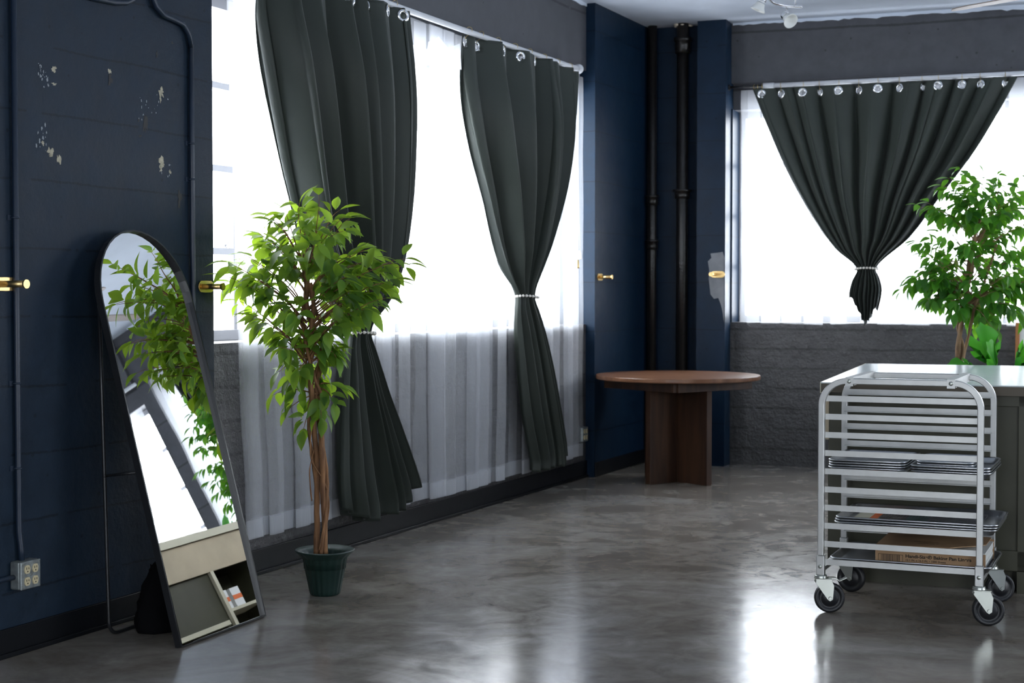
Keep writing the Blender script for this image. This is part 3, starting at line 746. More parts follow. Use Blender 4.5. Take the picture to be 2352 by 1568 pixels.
def cond(label, pts, r=.0115, clips=()):
    r_ = empty('wall_conduit', pts[0], label, 'conduit'); mb = MB(); mb.tube(pts, r, 14); mb.build('tube', M_CONDUIT, r_)
    for p in clips:
        mb = MB(); mb.box(L, p[0]-.03, p[0]+.014, .09, .094, p[1]-.009, p[1]+.009)
        mb.tube([L(p[0]-.014, .09, p[1]), L(p[0]-.012, .108, p[1]), L(p[0], .1175, p[1]), L(p[0]+.012, .108, p[1]), L(p[0]+.014, .09, p[1])], .004, 6)
        mb.build('clip', M_CONDUIT, r_)
def Lp(u, v, n): s, z = L.pix(u, v, n); return L(s, n, z)
sc_, _ = L.pix(37, 600, .104)
zb_ = L.pix(60, 1290, .104)[1]
sbx = L.pix(60, 1320, .12)[0]
cond('long vertical navy conduit running down the wall to the four-socket outlet box', [L(sc_, .104, CEIL), L(sc_, .104, 1.0), L(sc_, .104, zb_+.12), L((sc_+sbx)/2, .106, zb_+.05), L(sbx-.01, .108, zb_-.0)], clips=[(sc_, L.pix(37, 500, .1)[1]), (sc_, L.pix(37, 880, .1)[1]), (sc_, L.pix(37, 1075, .1)[1])])
sd_, zd_ = L.pix(439, 300, .104)
path = [Lp(335, -90, .104), Lp(345, -20, .104), Lp(358, 15, .106), Lp(376, 36, .108), Lp(400, 46, .108), Lp(420, 56, .106), Lp(433, 78, .104), Lp(439, 110, .104)]
s2 = L.pix(439, 110, .104)[0]
path += [L(s2, .104, z) for z in (2.4, 1.9, 1.2, .2)]
cond('navy conduit that bends at the top and drops behind the mirror', path, clips=[(s2, L.pix(439, 330, .1)[1]), (s2, L.pix(439, 412, .1)[1])])
cond('short horizontal navy conduit curving along the top of the navy wall', [Lp(150, -30, .104), Lp(215, -4, .104), Lp(262, 6, .104), Lp(290, 6, .106), Lp(306, -2, .110), Lp(315, -22, .113), Lp(318, -60, .113)], clips=[])
cond('stub of navy conduit entering the outlet box from the left', [Lp(-60, 1352, .108), Lp(-20, 1338, .108), Lp(10, 1330, .108), Lp(34, 1325, .108)], .010)
def outlet(s, z, n, label, k=1.0, four=True):
    r_ = empty('outlet_box', L(s, n, z), label, 'outlet')
    mb = MB(); a = .052*k; mb.box(L, s-a, s+a, n, n+.045, z-a, z+a); mb.build('box', M_STEEL, r_, bevel=.006)
    mb = MB(); mb.box(L, s-a*1.0, s+a*1.0, n+.045, n+.053, z-a*1.0, z+a*1.0); mb.build('cover_plate', M_STEEL, r_, bevel=.005)
    for dx in (-.021, .021):
        for dz in (-.022, .022):
            m = MB(); M = AX(L(s+dx*k, n+.053, z+dz*k), L.d, Vector((0,0,1)), L.n)
            kk = 20; vs = [M @ Vector((.0145*k*math.cos(2*math.pi*i/kk), max(-.0155, min(.0155, .0185*math.sin(2*math.pi*i/kk)))*k, h)) for h in (0, .004) for i in range(kk)]
            m.add(vs, [tuple(range(kk, 2*kk))]+[(i, (i+1)%kk, (i+1)%kk+kk, i+kk) for i in range(kk)])
            so = m.build('socket', M_IVORY, r_)
            m = MB()
            for (x, y, w, h) in ((-.0055, .004, .0014, .0045), (.0055, .004, .0014, .0038), (0, -.0075, .0024, .0024)):
                m.add([M @ Vector((x+i*w, y+j*h, hh)) for hh in (.004, .0046) for i, j in ((-1,-1),(1,-1),(1,1),(-1,1))], [(4,5,6,7),(0,1,5,4),(1,2,6,5),(2,3,7,6),(3,0,4,7)])
            m.build('slot', M_SLOT, so)
    m = MB()
    for dx, dz in ((-.042,.042),(.042,.042),(-.042,-.042),(.042,-.042),(0,0)): disc(m, align(L(s+dx*k, n+.053, z+dz*k), L.n), .003, .002, 10)
    m.build('screws', M_ZINC, r_)
outlet(sbx, L.pix(60, 1321, .14)[1], .09, 'metal outlet box with four ivory sockets low on the navy wall, left of the mirror')
s, z = L.pix(1344, 997, .05); outlet(min(s, s_win1-.055), z, 0, 'small metal outlet box low on the grey wall, just before the blue pillar')

# ---------------------------------------------------------------- mirror, stand, bag
B0 = Fl(416, 1489); B1 = B0 + Vector((math.sin(math.radians(22.5)), math.cos(math.radians(22.5)), 0))*.60; bw = (B1-B0); bw.z = 0; wM = bw.length; dx_ = bw.normalized()
nb = Vector((-dx_.y, dx_.x, 0))              # away from the room
LEN = 1.64; lean = math.radians(15.0)
upv = nb*math.sin(lean) + Vector((0,0,1))*math.cos(lean); fn = upv.cross(dx_).normalized()
if fn.dot(-nb) < 0: fn = -fn
mid = (B0+B1)/2 + Vector((0,0,.004))
mroot = empty('floor_mirror', mid, 'tall arched floor mirror with thin black frame leaning beside the navy wall', 'mirror')
def outline(w, h, inset=0, k=20, bot=0):
    r = w/2-inset; pts = [(-r, bot), (r, bot)]
    for i in range(k+1): a = math.pi*i/k; pts.append((r*math.cos(a), h-w/2+r*math.sin(a)))
    return pts
def mp_(x, y, d): return mid + dx_*x + upv*y + fn*d
ou = outline(wM, LEN); inn = outline(wM, LEN, .007, bot=.007); k = len(ou)
mb = MB(); vs = []
for pts, d in ((ou, -.026), (ou, .003), (inn, .003), (inn, -.016)): vs += [mp_(x, y, d) for x, y in pts]
fs = [(j*k+i, j*k+(i+1)%k, (j+1)*k+(i+1)%k, (j+1)*k+i) for j in range(3) for i in range(k)] + [tuple(range(k-1,-1,-1))]
mb.add(vs, fs); mb.build('frame', M_BLACK, mroot)
mb = MB(); mb.add([mp_(x, y, -.006 - x*math.tan(math.radians(1.5)) - (y-.8)*.004) for x, y in outline(wM, LEN, .005, bot=.005)], [tuple(range(k))]); mb.build('mirror_glass', M_MIRROR, mroot)
# U-shaped easel leg behind
hy = 1.36; hw = wM/2-.03
mb = MB(); fl0 = Fl(268, 1461)
off = (fl0 - mid).dot(nb)
def gp(x, y): return mid + dx_*x + nb*y
A_, B_ = mp_(-hw, hy, -.035), mp_(hw, hy, -.035)
fA, fB = gp(-hw, off), gp(hw, off)
rr_ = .05
dA = (A_-fA).normalized(); 
pts = [A_] + [A_ + (fA-A_)*t for t in (.3, .6, .9)]
for i in range(7):
    a = math.pi/2*i/6
    c = fA + dA*rr_ + dx_*rr_
    pts.append(fA + dA*rr_*(1-math.sin(a)) + dx_*rr_*(1-math.cos(a)) + Vector((0,0,.011)))
dB = (B_-fB).normalized()
for i in range(7):
    a = math.pi/2*i/6
    pts.append(fB + dB*rr_*(1-math.cos(a)) - dx_*rr_*(1-math.sin(a)) + Vector((0,0,.011)))
pts += [B_ + (fB-B_)*t for t in (.9, .6, .3, 0)]
mb.tube(pts, .0075, 10); mb.build('easel_leg', M_BLACK, mroot)
for sx2 in (-1, 1):
    mb = MB(); t = .52; p = (mp_(hw*sx2, hy, -.035))*(1-t) + gp(hw*sx2, off)*t; q = mp_(hw*sx2*1.02, hy*.5, -.03)
    mb.tube([p, q], .005, 8); ball(mb, p, .009); ball(mb, q, .007); mb.build('hinge_link', M_BLACK, mroot)
# bag
mb = MB(); c0 = Fl(345, 1452) + Vector((.03, .1, 0)); k, rows = 28, 16; vs = []
for j in range(rows+1):
    t = j/rows; z = .25*t
    rx = .135*(1-.45*t**1.6)*(1 if t < .93 else .75); ry = .10*(1-.55*t)
    for i in range(k):
        a = 2*math.pi*i/k; n_ = 1 + .22*noise.noise((math.cos(a)*1.8, math.sin(a)*1.8, t*4.2)) + .08*noise.noise((math.cos(a)*6, math.sin(a)*6, t*9))
        z2 = z + .02*noise.noise((math.cos(a)*2, math.sin(a)*2, 7))*t
        vs.append(c0 + dx_*(rx*n_*math.cos(a)) + nb*(ry*n_*math.sin(a)) + Vector((0, 0, z2)))
mb.add(vs, [(j*k+i, j*k+(i+1)%k, (j+1)*k+(i+1)%k, (j+1)*k+i) for j in range(rows) for i in range(k)] + [tuple(range(k-1,-1,-1)), tuple(rows*k+i for i in range(k))], 0, True)
bag = empty('cloth_bag', c0, 'slumped black cloth bag on the floor behind the leaning mirror', 'bag')
mb.build('body', M_BAG, bag)
mb = MB()
for sg in (-1, 1):
    mb.tube([c0 + dx_*(-.06+.12*i/8) + nb*(.02*sg) + Vector((0,0,.235+.03*math.sin(math.pi*i/8))) for i in range(9)], .006, 6)
mb.build('handle', M_BAG, bag)

# ---------------------------------------------------------------- plants
def leaf_geo(length, width, droop, fold):
    prof = [(0, .04), (.12, .55), (.3, .95), (.48, 1), (.66, .78), (.82, .42), (.93, .14), (1.0, .0)]
    vs = []; N = len(prof)
    for t, w in prof:
        y = length*t; z = -droop*length*t*t
        vs += [(-w*width/2, y, z + fold*w*width/2), (0, y, z), (w*width/2, y, z + fold*w*width/2)]
    fs = []
    for i in range(N-1):
        o = 3*i; fs += [(o, o+1, o+4, o+3), (o+1, o+2, o+5, o+4)]
    return vs, fs
def add_leaf(mb, tints, p, d, up_, length, width, rnd):
    vs, fs = leaf_geo(length, width, rnd.uniform(.1, .5), rnd.uniform(.1, .5))
    d = d.normalized(); x = d.cross(up_)
    if x.length < 1e-3: x = Vector((1, 0, 0))
    x.normalize(); z = x.cross(d)
    M = AX(p, x, d, z); mb.add([M @ Vector(v) for v in vs], fs, 0, True)
    t = rnd.random()**1.2; tints += [t]*len(vs)
def build_foliage(mb, tints, name, mat, parent):
    o = mb.build(name, mat, parent); a = o.data.attributes.new('tint', 'FLOAT', 'POINT')
    a.data.foreach_set('value', tints); return o
def twig(tw, fm, tints, start, end, rnd, nleaf, ll, lw, bare=.35, droopy=.5, rad=.004):
    mid_ = (start+end)/2 + Vector((rnd.uniform(-.03,.03), rnd.uniform(-.03,.03), .18*(end-start).length))
    N = 9; pts = []
    for i in range(N+1):
        t = i/N; p = start*(1-t)**2 + mid_*2*t*(1-t) + end*t*t
        pts.append(p + Vector((noise.noise(p*9), noise.noise(p*9+Vector((5,0,0))), noise.noise(p*9+Vector((0,5,0)))))*.012)
    tw.tube(pts, [rad*(1-.75*i/N) for i in range(N+1)], 5)
    for j in range(nleaf):
        t = bare + (1-bare)*(j+rnd.uniform(0, .8))/nleaf; t = min(t, .999); i = int(t*N); f = t*N-i
        p = pts[i]*(1-f) + pts[i+1]*f; d = (pts[i+1]-pts[i]).normalized()
        side = Vector((rnd.gauss(0,1), rnd.gauss(0,1), rnd.gauss(0,.45)-.15)); side -= d*side.dot(d); side.normalize()
        pet = p + side*rnd.uniform(.008, .022)
        ld = (d*rnd.uniform(.2, 1.1) + side*rnd.uniform(.6, 1.2) + Vector((0,0,-droopy*rnd.uniform(.2, 1.6))))
        upv_ = Vector((rnd.gauss(0,.35), rnd.gauss(0,.35)-.25, 1))
        add_leaf(fm, tints, pet, ld, upv_, ll*rnd.uniform(.75, 1.15), lw*rnd.uniform(.8, 1.15), rnd)
    add_leaf(fm, tints, pts[-1], (pts[-1]-pts[-2]) + Vector((0,0,-.3*droopy*.05)), Vector((0,0,1)), ll, lw, rnd)
rnd = random.Random(21)
D1 = 6.72
base1 = Fl(744, 1371); base1.y = D1; base1.x = (744-1176)/FPX*D1
pl = empty('potted_ficus_tree', (base1.x, base1.y, 0), 'tall artificial ficus tree in a ribbed dark green pot, in front of the left window', 'potted tree')
# pot
zr = P(744, 1262, D1).z
fl_ = lambda a, z: 1 + (.018*math.cos(a*20) if z < zr-.02 else 0)
mb = MB(); T0 = Matrix.Translation((base1.x, base1.y, 0))
mb.lathe([(.001, 0), (.060, 0), (.066, .006), (.070, .02), (.098, zr-.035), (.104, zr-.028), (.128, zr-.006), (.1315, zr), (.128, zr+.003), (.103, zr-.016), (.096, zr-.03), (.092, zr-.08), (.001, zr-.08)], T0, 120, flute=fl_)
mb.build('pot', M_POT, pl)
mb = MB(); disc(mb, Matrix.Translation((base1.x, base1.y, zr-.078)), .090, .012, 32); mb.build('pot_filling', M_SOIL, pl)
# twisted trunk of several stems
def stem(pts_px, D, dd, r0, r1, ph):
    out = []
    for i, (u, v) in enumerate(pts_px):
        p = P(u, v, D); out.append(p + Vector((0, dd*math.sin(i*1.3+ph), 0)))
    t = smooth_tab([(i, 0) for i in range(len(out))], 1)
    res = []; n = len(out)
    for i in range(n-1):
        for j in range(6):
            f = j/6; p0, p1, p2, p3 = out[max(i-1,0)], out[i], out[i+1], out[min(i+2,n-1)]
            q = .5*((2*p1) + (p2-p0)*f + (2*p0-5*p1+4*p2-p3)*f*f + (3*p1-p0-3*p2+p3)*f**3)
            res.append(q + Vector((noise.noise(q*14), noise.noise(q*14+Vector((3,3,3))), 0))*.004)
    res.append(out[-1]); k = len(res)
    return res, [r0+(r1-r0)*i/(k-1) + .0022*noise.noise(res[i]*22) for i in range(k)]
st = [([(727,1275),(727,1180),(728,1080),(722,980),(716,900),(712,840),(722,770),(704,700),(706,640)], .013, .013, .012, 0),
      ([(748,1275),(744,1180),(742,1090),(737,990),(726,900),(734,830),(716,770),(722,700),(712,650)], .013, .013, .011, 2),
      ([(738,1275),(746,1200),(752,1110),(740,1010),(742,930),(722,860),(706,800),(694,740),(700,680)], .016, .009, .008, 4),
      ([(733,1275),(728,1150),(716,1040),(710,960),(718,880),(738,800),(728,720),(698,640),(704,600)], .014, .007, .006, 1)]
mb = MB(); tops = []
for pp, dd, r0, r1, ph in st:
    a_, b_ = stem(pp, D1, dd, r0, r1, ph); mb.tube(a_, b_, 10); tops.append(a_)
mb.build('trunk', M_BARK, pl)
# thin vines
mb = MB()
for pp, ph in (([(735,1270),(752,1180),(750,1120),(718,1060),(714,1010),(722,960),(735,900)], 0), ([(716,1150),(712,1090),(715,1060),(720,1030)], 3), ([(734,1260),(744,1200),(736,1130),(742,1060),(735,980)], 5)):
    a_, b_ = stem(pp, D1-.02, .028, .0035, .0025, ph); mb.tube(a_, b_, 6)
mb.build('vine', M_BARK, pl)
fm, tw, tints = MB(), MB(), []
targets = [(740,455),(700,465),(660,480),(770,470),(620,500),(590,530),(560,580),(530,610),(515,640),(545,690),(580,720),(625,760),(650,800),(690,840),
 (790,500),(800,540),(830,570),(860,585),(900,605),(935,605),(915,640),(890,690),(850,700),(820,710),(785,750),(760,800),(740,850),(700,560),(740,560),(660,560),
 (640,620),(600,640),(680,700),(760,650),(800,640),(840,640),(650,690),(730,500),(690,520),(620,570),(780,590),(745,620),(665,590),(705,610),(870,660),(590,600),(560,640),(720,760),(660,740),(770,700),(810,670)]
for i, (u, v) in enumerate(targets):
    for rep in range(2 if i % 3 else 1):
        dd = rnd.uniform(-.30, .30); e_ = P(u+rnd.uniform(-10,10), v+rnd.uniform(-8,8), D1); 
        rx = abs(e_.x-base1.x); dd *= max(.35, 1-rx/.55); e_.y += dd
        h0 = min(1.42, max(1.02, e_.z-.12-.35*rx)); u0 = 706; s_ = P(u0, 670-(h0-H)/D1*FPX, D1)
        twig(tw, fm, tints, s_, e_, rnd, rnd.randint(6, 9), .094, .046, bare=.46)
for (u, v, su, sv, n_) in [(632,905,722,900,5),(660,940,724,900,4),(780,890,735,880,6),(770,925,735,890,6),(700,985,725,930,5),(745,955,728,905,7),(670,905,720,880,5),(730,900,724,860,6),
        (650,850,715,820,6),(670,870,716,850,5),(775,820,725,800,6),(765,790,720,760,6),(690,790,716,760,6),(785,770,730,740,5)]:
    twig(tw, fm, tints, P(su, sv, D1), P(u, v, D1)+Vector((0, rnd.uniform(-.12,.08), 0)), rnd, n_, .088, .045, bare=.3)
build_foliage(fm, tints, 'foliage', M_LEAF, pl); tw.build('branches', M_BARK, pl)
# second tree, behind the counter
rnd = random.Random(5); D2 = 9.75
x2 = (2205-1176)/FPX*D2
pl = empty('potted_ficus_tree', (x2, D2, 0), 'leafy green tree with pale twisted trunk standing behind the counter at the right', 'potted tree')
mb = MB(); mb.lathe([(.001, 0), (.12, 0), (.16, .30), (.17, .31), (.155, .31), (.15, .27), (.001, .27)], Matrix.Translation((x2, D2, 0)), 40); mb.build('pot', M_POT, pl)
mb = MB()
for pp, dd, r0, r1, ph in (([(2200,1150),(2200,980),(2203,860),(2199,800),(2207,740),(2222,680),(2226,620),(2240,540),(2262,460)], .02, .021, .010, 0),
        ([(2208,1150),(2210,980),(2205,860),(2211,800),(2202,750),(2216,690),(2228,640),(2235,560),(2250,470)], .02, .014, .008, 2),
        ([(2214,1150),(2212,980),(2210,850),(2222,790),(2232,740),(2238,700),(2262,640),(2290,560)], .02, .012, .008, 4)):
    a_, b_ = stem(pp, D2, dd, r0, r1, ph); mb.tube(a_, b_, 9)
mb.build('trunk', M_BARK2, pl)
fm, tw, tints = MB(), MB(), []
targets = [(2190,400),(2220,420),(2170,430),(2240,450),(2120,470),(2150,480),(2190,490),(2110,560),(2130,590),(2150,540),(2100,640),(2090,660),(2120,690),(2150,640),(2160,690),(2180,600),(2200,560),
 (2290,430),(2330,440),(2310,480),(2350,470),(2270,500),(2300,540),(2340,560),(2380,500),(2400,560),(2420,620),(2270,590),(2310,620),(2350,650),(2390,680),(2280,660),(2320,710),(2350,730),(2270,730),(2240,700),(2260,760),(2180,720),(2170,660),(2140,610),(2210,640),(2230,500),(2360,600),(2400,640),(2200,440),(2330,520),(2250,560),(2240,620)]
for i, (u, v) in enumerate(targets):
    for rep in range(2):
        e_ = P(u+rnd.uniform(-12,12), v+rnd.uniform(-10,10), D2); rx = abs(e_.x-(x2+.12)); e_.y += rnd.uniform(-.32,.32)*max(.4, 1-rx/.7)
        h0 = min(1.85, max(1.25, e_.z-.15-.3*rx)); s_ = P(2228+(h0-1.3)*45, 670-(h0-H)/D2*FPX, D2)
        twig(tw, fm, tints, s_, e_, rnd, rnd.randint(9, 12), .090, .045, bare=.35, droopy=.8)
for (u, v) in ((2068,668),(2085,640),(2105,470),(2290,400),(2352,400)):
    e_ = P(u, v, D2); twig(tw, fm, tints, P(2230, 600, D2), e_, rnd, 9, .072, .036, bare=.5, droopy=.8)
build_foliage(fm, tints, 'foliage', M_LEAF2, pl); tw.build('branches', M_BARK2, pl)
# monstera behind the counter
D3 = 9.3; x3 = (2330-1176)/FPX*D3
pl = empty('monstera_plant', (x3, D3, 0), 'broad-leaved green monstera plant just behind the counter', 'plant')
mb = MB(); mb.lathe([(.001, 0), (.10, 0), (.14, .28), (.15, .28), (.13, .24), (.001, .24)], Matrix.Translation((x3, D3, 0)), 36); mb.build('pot', M_POT, pl)
rnd = random.Random(3)
def monstera(p, d, up_, Ls, t):
    k = 40; vs = [(0, 0, 0)]; d = d.normalized(); x = d.cross(up_).normalized(); z = x.cross(d)
    for i in range(k+1):
        a = -math.pi + 2*math.pi*i/k; r = Ls*(.36 + .14*math.cos(a)) * (1-.12*abs(math.sin(a)))
        if abs(a) < .12: r = Ls*.56
        if i % 5 == 2 and abs(a) > .35: r *= .45
        if abs(a) > 2.8: r *= .35
        xx, yy = r*math.sin(a)*1.05, r*math.cos(a) + Ls*.3; vs.append((xx, yy, -.35*yy*yy/Ls*1.0 - .5*xx*xx/Ls))
    M = AX(p, x, d, z); mbm.add([M @ Vector(v) for v in vs], [(0, i+1, i+2) for i in range(k)], 0, True); tn.extend([t]*len(vs))
mbm, tn, stm = MB(), [], MB()
for (u, v, dx2, dy, dz, Ls, t) in [(2272,838,-.15,-.3,.9,.30,.6),(2245,850,-.9,-.3,.35,.22,.05),(2238,868,-1,-.4,.0,.22,.0),(2330,840,.15,-.5,.45,.34,.95),(2310,850,-.3,-.7,.2,.28,.8),(2370,830,.6,-.3,.5,.32,.8),(2290,855,-.1,-.4,.4,.3,.5),(2400,850,.8,-.2,.2,.3,.4)]:
    p = P(u, v, D3+rnd.uniform(-.08, .1)); monstera(p, Vector((dx2, dy, dz)), Vector((0, -.75, .65)), Ls, t)
    b = Vector((x3, D3, .25)); stm.tube([b, (b+p)/2 + Vector((0,0,.08)), p], [.009, .007, .005], 8)
o = build_foliage(mbm, tn, 'leaves', M_MONST, pl); stm.build('stalks', M_LEAF2, pl)
# framed board leaning behind the counter
s0, z1_ = R.pix(2333, 741, .35); s1 = s0+.75
fr = empty('picture_frame', R(s0, .3, 0), 'white board in an orange-brown wood frame leaning against the right wall', 'picture frame')
def tilt(a, z, d): return R(a, .18 - z*.06 + d, z)
def tb_(mb, a0, a1, z0, z1, d0, d1):
    p = [tilt(a, z, d) for z in (z0, z1) for a, d in ((a0, d0), (a1, d0), (a1, d1), (a0, d1))]
    mb.add(p, [(0,3,2,1),(4,5,6,7),(0,1,5,4),(1,2,6,5),(2,3,7,6),(3,0,4,7)])
s0, z1_ = R.pix(2333, 741, .12); s1 = s0+.8; zb2 = .02
mb = MB(); w = .028
tb_(mb, s0, s0+w, zb2, z1_, 0, .022); tb_(mb, s1-w, s1, zb2, z1_, 0, .022); tb_(mb, s0+w, s1-w, zb2, zb2+w, 0, .022); tb_(mb, s0+w, s1-w, z1_-w*.5, z1_, 0, .022)
mb.build('frame', M_FRAMEW, fr)
mb = MB(); tb_(mb, s0+w, s1-w, zb2+w, z1_-w*.5, .004, .012); mb.build('board', M_WHITEB, fr)

# ---------------------------------------------------------------- round table
TC = Vector((1.171, 10.75, 0)); TT = .757
tab = empty('round_table', TC, 'round walnut table with a crossed-panel pedestal in the corner', 'table')
a2 = Vector((.6, -.8, 0)); a1 = Vector((-.8, -.6, 0))
def obj_at(mb, name, mat, parent, origin, xa, bevel=0):
    """mesh given in local coordinates, placed at origin with x axis xa"""
    o = mb.build(name, mat, None, bevel); o.parent = parent
    za = Vector((0,0,1)); ya = za.cross(xa)
    o.matrix_basis = Matrix.Translation(-Vector(parent.location)) @ AX(origin, xa, ya, za); return o
mb = MB(); mb.lathe([(1e-4, -.032), (.570, -.032), (.5765, -.029), (.578, -.024), (.578, -.006), (.575, -.001), (1e-4, 0)], None, 96)
for i in range(len(mb.sm)): mb.sm[i] = False
obj_at(mb, 'table_top', M_WTOP, tab, Vector((TC.x, TC.y, TT)), Vector((.9, -.43, 0)).normalized())
mb = MB(); h = .36; t = .03
for sg in (1, -1):
    Wb(mb, -h, h, sg*h-t/2*1, sg*h+t/2, TT-.098, TT-.0325); Wb(mb, sg*h-t/2, sg*h+t/2, -h+t/2+.001, h-t/2-.001, TT-.098, TT-.0325)
obj_at(mb, 'apron', M_WPED, tab, TC, a2, .002)
mb = MB(); Wb(mb, -.32, .32, -.024, .024, 0, TT-.0335); obj_at(mb, 'pedestal_panel', M_WPED, tab, TC, a2, .003)
for sg in (1, -1):
    mb = MB(); Wb(mb, .0245*sg if sg > 0 else -.28, .28 if sg > 0 else -.0245, -.024, .024, 0, TT-.0335); obj_at(mb, 'pedestal_panel', M_WPED, tab, TC, a1, .003)

# ---------------------------------------------------------------- counter
CO = Vector((1.415, 6.97, 0)); cd = Vector((.945, -.327, 0)); 
CF = Frame((CO.x, CO.y), (cd.x, cd.y), 1); CF.n = Vector((.327, .945, 0))      # n = depth away from the camera
CH = .927; CW = 2.7; CDp = 1.92
ct = empty('kitchen_island', CF(0, 0, 0), 'olive green kitchen island with a pale countertop behind the pan rack', 'counter')
mb = MB(); mb.box(CF, 0, CW, 0, CDp, CH-.006, CH); mb.build('countertop', M_TOP, ct, bevel=.001)
mb = MB(); mb.box(CF, 0.001, CW-.001, 0.001, CDp-.001, CH-.046, CH-.0065); mb.build('countertop_edge', M_TOPED, ct)
# body: face-frame with recessed panels and open end
mb = MB(); fd = .04
mb.box(CF, .03, CW-.05, fd+.02, fd+.04, .10, CH-.047)            # recessed back panel
for a in (.03, .86, 1.75, CW-.12): mb.box(CF, a, a+.07, fd, fd+.0195, .10, CH-.047)
mb.box(CF, .03, CW-.05, fd, fd+.019, CH-.095, CH-.047); mb.box(CF, .03, CW-.05, fd, fd+.019, .10, .19)
mb.box(CF, .93, 1.75, fd, fd+.0185, CH-.20, CH-.17)
mb.build('front_panel', M_GREENC, ct, bevel=.002)
mb = MB(); mb.box(CF, .09, CW-.08, fd+.07, fd+.085, 0, .10); mb.box(CF, .86, CW-.06, fd+.005, fd+.069, 0, .098); mb.build('toe_kick', M_GREENC, ct)
mb = MB(); mb.box(CF, .04, .06, fd+.041, 1.32, .10, .66); mb.box(CF, .30, .32, 1.36, CDp-.051, .10, .66); mb.build('end_panel', M_GREENC, ct)
mb = MB(); mb.box(CF, .016, .036, fd+.0, CDp-.02, .661, CH-.047)
o = mb.build('plywood_apron', M_PLY, ct); o['label'] = 'plywood end panel'
mb = MB(); mb.box(CF, -.004, .0, 0, CDp, CH-.05, CH); mb.box(CF, .012, .036, 1.30, 1.335, .10, .66); mb.box(CF, .012, .036, CDp-.06, CDp-.025, .10, .66); mb.box(CF, .012, .036, .5, 1.26, .30, .33)
mb.build('pale_edging', M_BEIGE, ct)
mb = MB(); mb.box(CF, .061, .30, 1.34, CDp-.06, .38, .40); mb.build('shelf', M_BEIGE, ct)
for i, (b0, b1) in enumerate(((1.38, 1.46), (1.50, 1.60))):
    bo = empty('paper_carton', CF(.1, b0, .4), ['smaller', 'larger'][i] + ' white and orange carton on the island end shelf, seen in the mirror', 'carton')
    mb = MB(); mb.box(CF, .08, .24, b0, b1, .4005, .53); mb.build('carton', M_WHITEB, bo)
    mb = MB(); mb.box(CF, .0785, .0798, b0, b1, .45, .48); mb.build('orange_band', M_ORANGE, bo)
mb = MB(); mb.box(CF, .06, CW-.06, CDp-.05, CDp-.03, .1, CH-.047); mb.box(CF, CW-.08, CW-.06, fd+.041, CDp-.051, .1, CH-.047); mb.build('back_panel', M_GREENC, ct)

# ---------------------------------------------------------------- pan rack
RO = Vector((1.292, 6.34, 0)); rx = (Vector((1.878, 6.09, 0))-RO); RL = rx.length; rx.normalize(); ry = Vector((-rx.y, rx.x, 0)); RD = .50
RF = Frame((RO.x, RO.y), (rx.x, rx.y), 1); RF.n = ry
rk = empty('pan_rack', RF(0, 0, 0), 'aluminium sheet-pan rack on four black casters, in front of the kitchen island', 'pan rack')
ZT = .985-.014
def sqtube(mb, pts, nrm, w=.0127):
    """square-section tube along pts lying in a plane with normal nrm"""
    pts = [Vector(p) for p in pts]; n = len(pts); vs = []
    for i in range(n):
        a = (pts[i]-pts[i-1]).normalized() if i else (pts[1]-pts[0]).normalized()
        b = (pts[i+1]-pts[i]).normalized() if i < n-1 else a
        t = (a+b).normalized(); q = t.cross(nrm).normalized(); f = w/max(.5, t.dot(a))
        for sx3, sy3 in ((-1,-1),(1,-1),(1,1),(-1,1)): vs.append(pts[i] + q*f*sx3 + nrm*w*sy3)
    fs = [(i*4+j, i*4+(j+1)%4, (i+1)*4+(j+1)%4, (i+1)*4+j) for i in range(n-1) for j in range(4)] + [(3,2,1,0), tuple((n-1)*4+j for j in range(4))]
    mb.add(vs, fs)
for side in (0, RD):
    mb = MB(); rr_ = .105; pts = [RF(0, side, .24), RF(0, side, ZT-rr_)]
    for i in range(1, 12): a = math.pi/2*i/12; pts.append(RF(rr_*(1-math.cos(a)), side, ZT-rr_+rr_*math.sin(a)))
    pts.append(RF(rr_, side, ZT)); pts.append(RF(RL-rr_, side, ZT))
    for i in range(1, 12): a = math.pi/2*i/12; pts.append(RF(RL-rr_+rr_*math.sin(a), side, ZT-rr_+rr_*math.cos(a)))
    pts += [RF(RL, side, ZT-rr_), RF(RL, side, .24)]
    sqtube(mb, pts, ry); mb.build('side_frame', M_ALU, rk, bevel=.003)
    inn_ = 1 if side == 0 else -1
    for i in range(10):
        z = .908 - i*.0762; mb = MB()
        y0 = side + inn_*.0135; y1 = y0 + inn_*.003; y2 = side + inn_*.042
        a_, b_ = (.005, RL-.005)
        mb.box(RF, a_, b_, min(y0,y1), max(y0,y1), z-.024, z); mb.box(RF, a_, b_, min(y1,y2), max(y1,y2), z-.024, z-.021)
        mb.build('pan_rail', M_ALU, rk)
for a in (.115, RL-.115):
    mb = MB(); mb.box(RF, a-.016, a+.016, -.0165, RD+.0165, ZT+.0135, ZT+.0165)
    for yy in (-.0165, RD+.0135): mb.box(RF, a-.016, a+.016, yy, yy+.003, ZT-.020, ZT+.0134)
    mb.box(RF, a+.013, a+.016, .014, RD-.014, ZT-.018, ZT+.0134)
    o = mb.build('cross_bar', M_ALU, rk)
    for yy, dn in ((-.0165, -1), (RD+.0165, 1)):
        m = MB(); m.lathe([(.009, 0), (.009, .002), (.0075, .0045), (.003, .0055), (1e-4, .0055)], align(RF(a, yy, ZT), ry*dn), 14); m.build('bolt', M_ZINC, o)
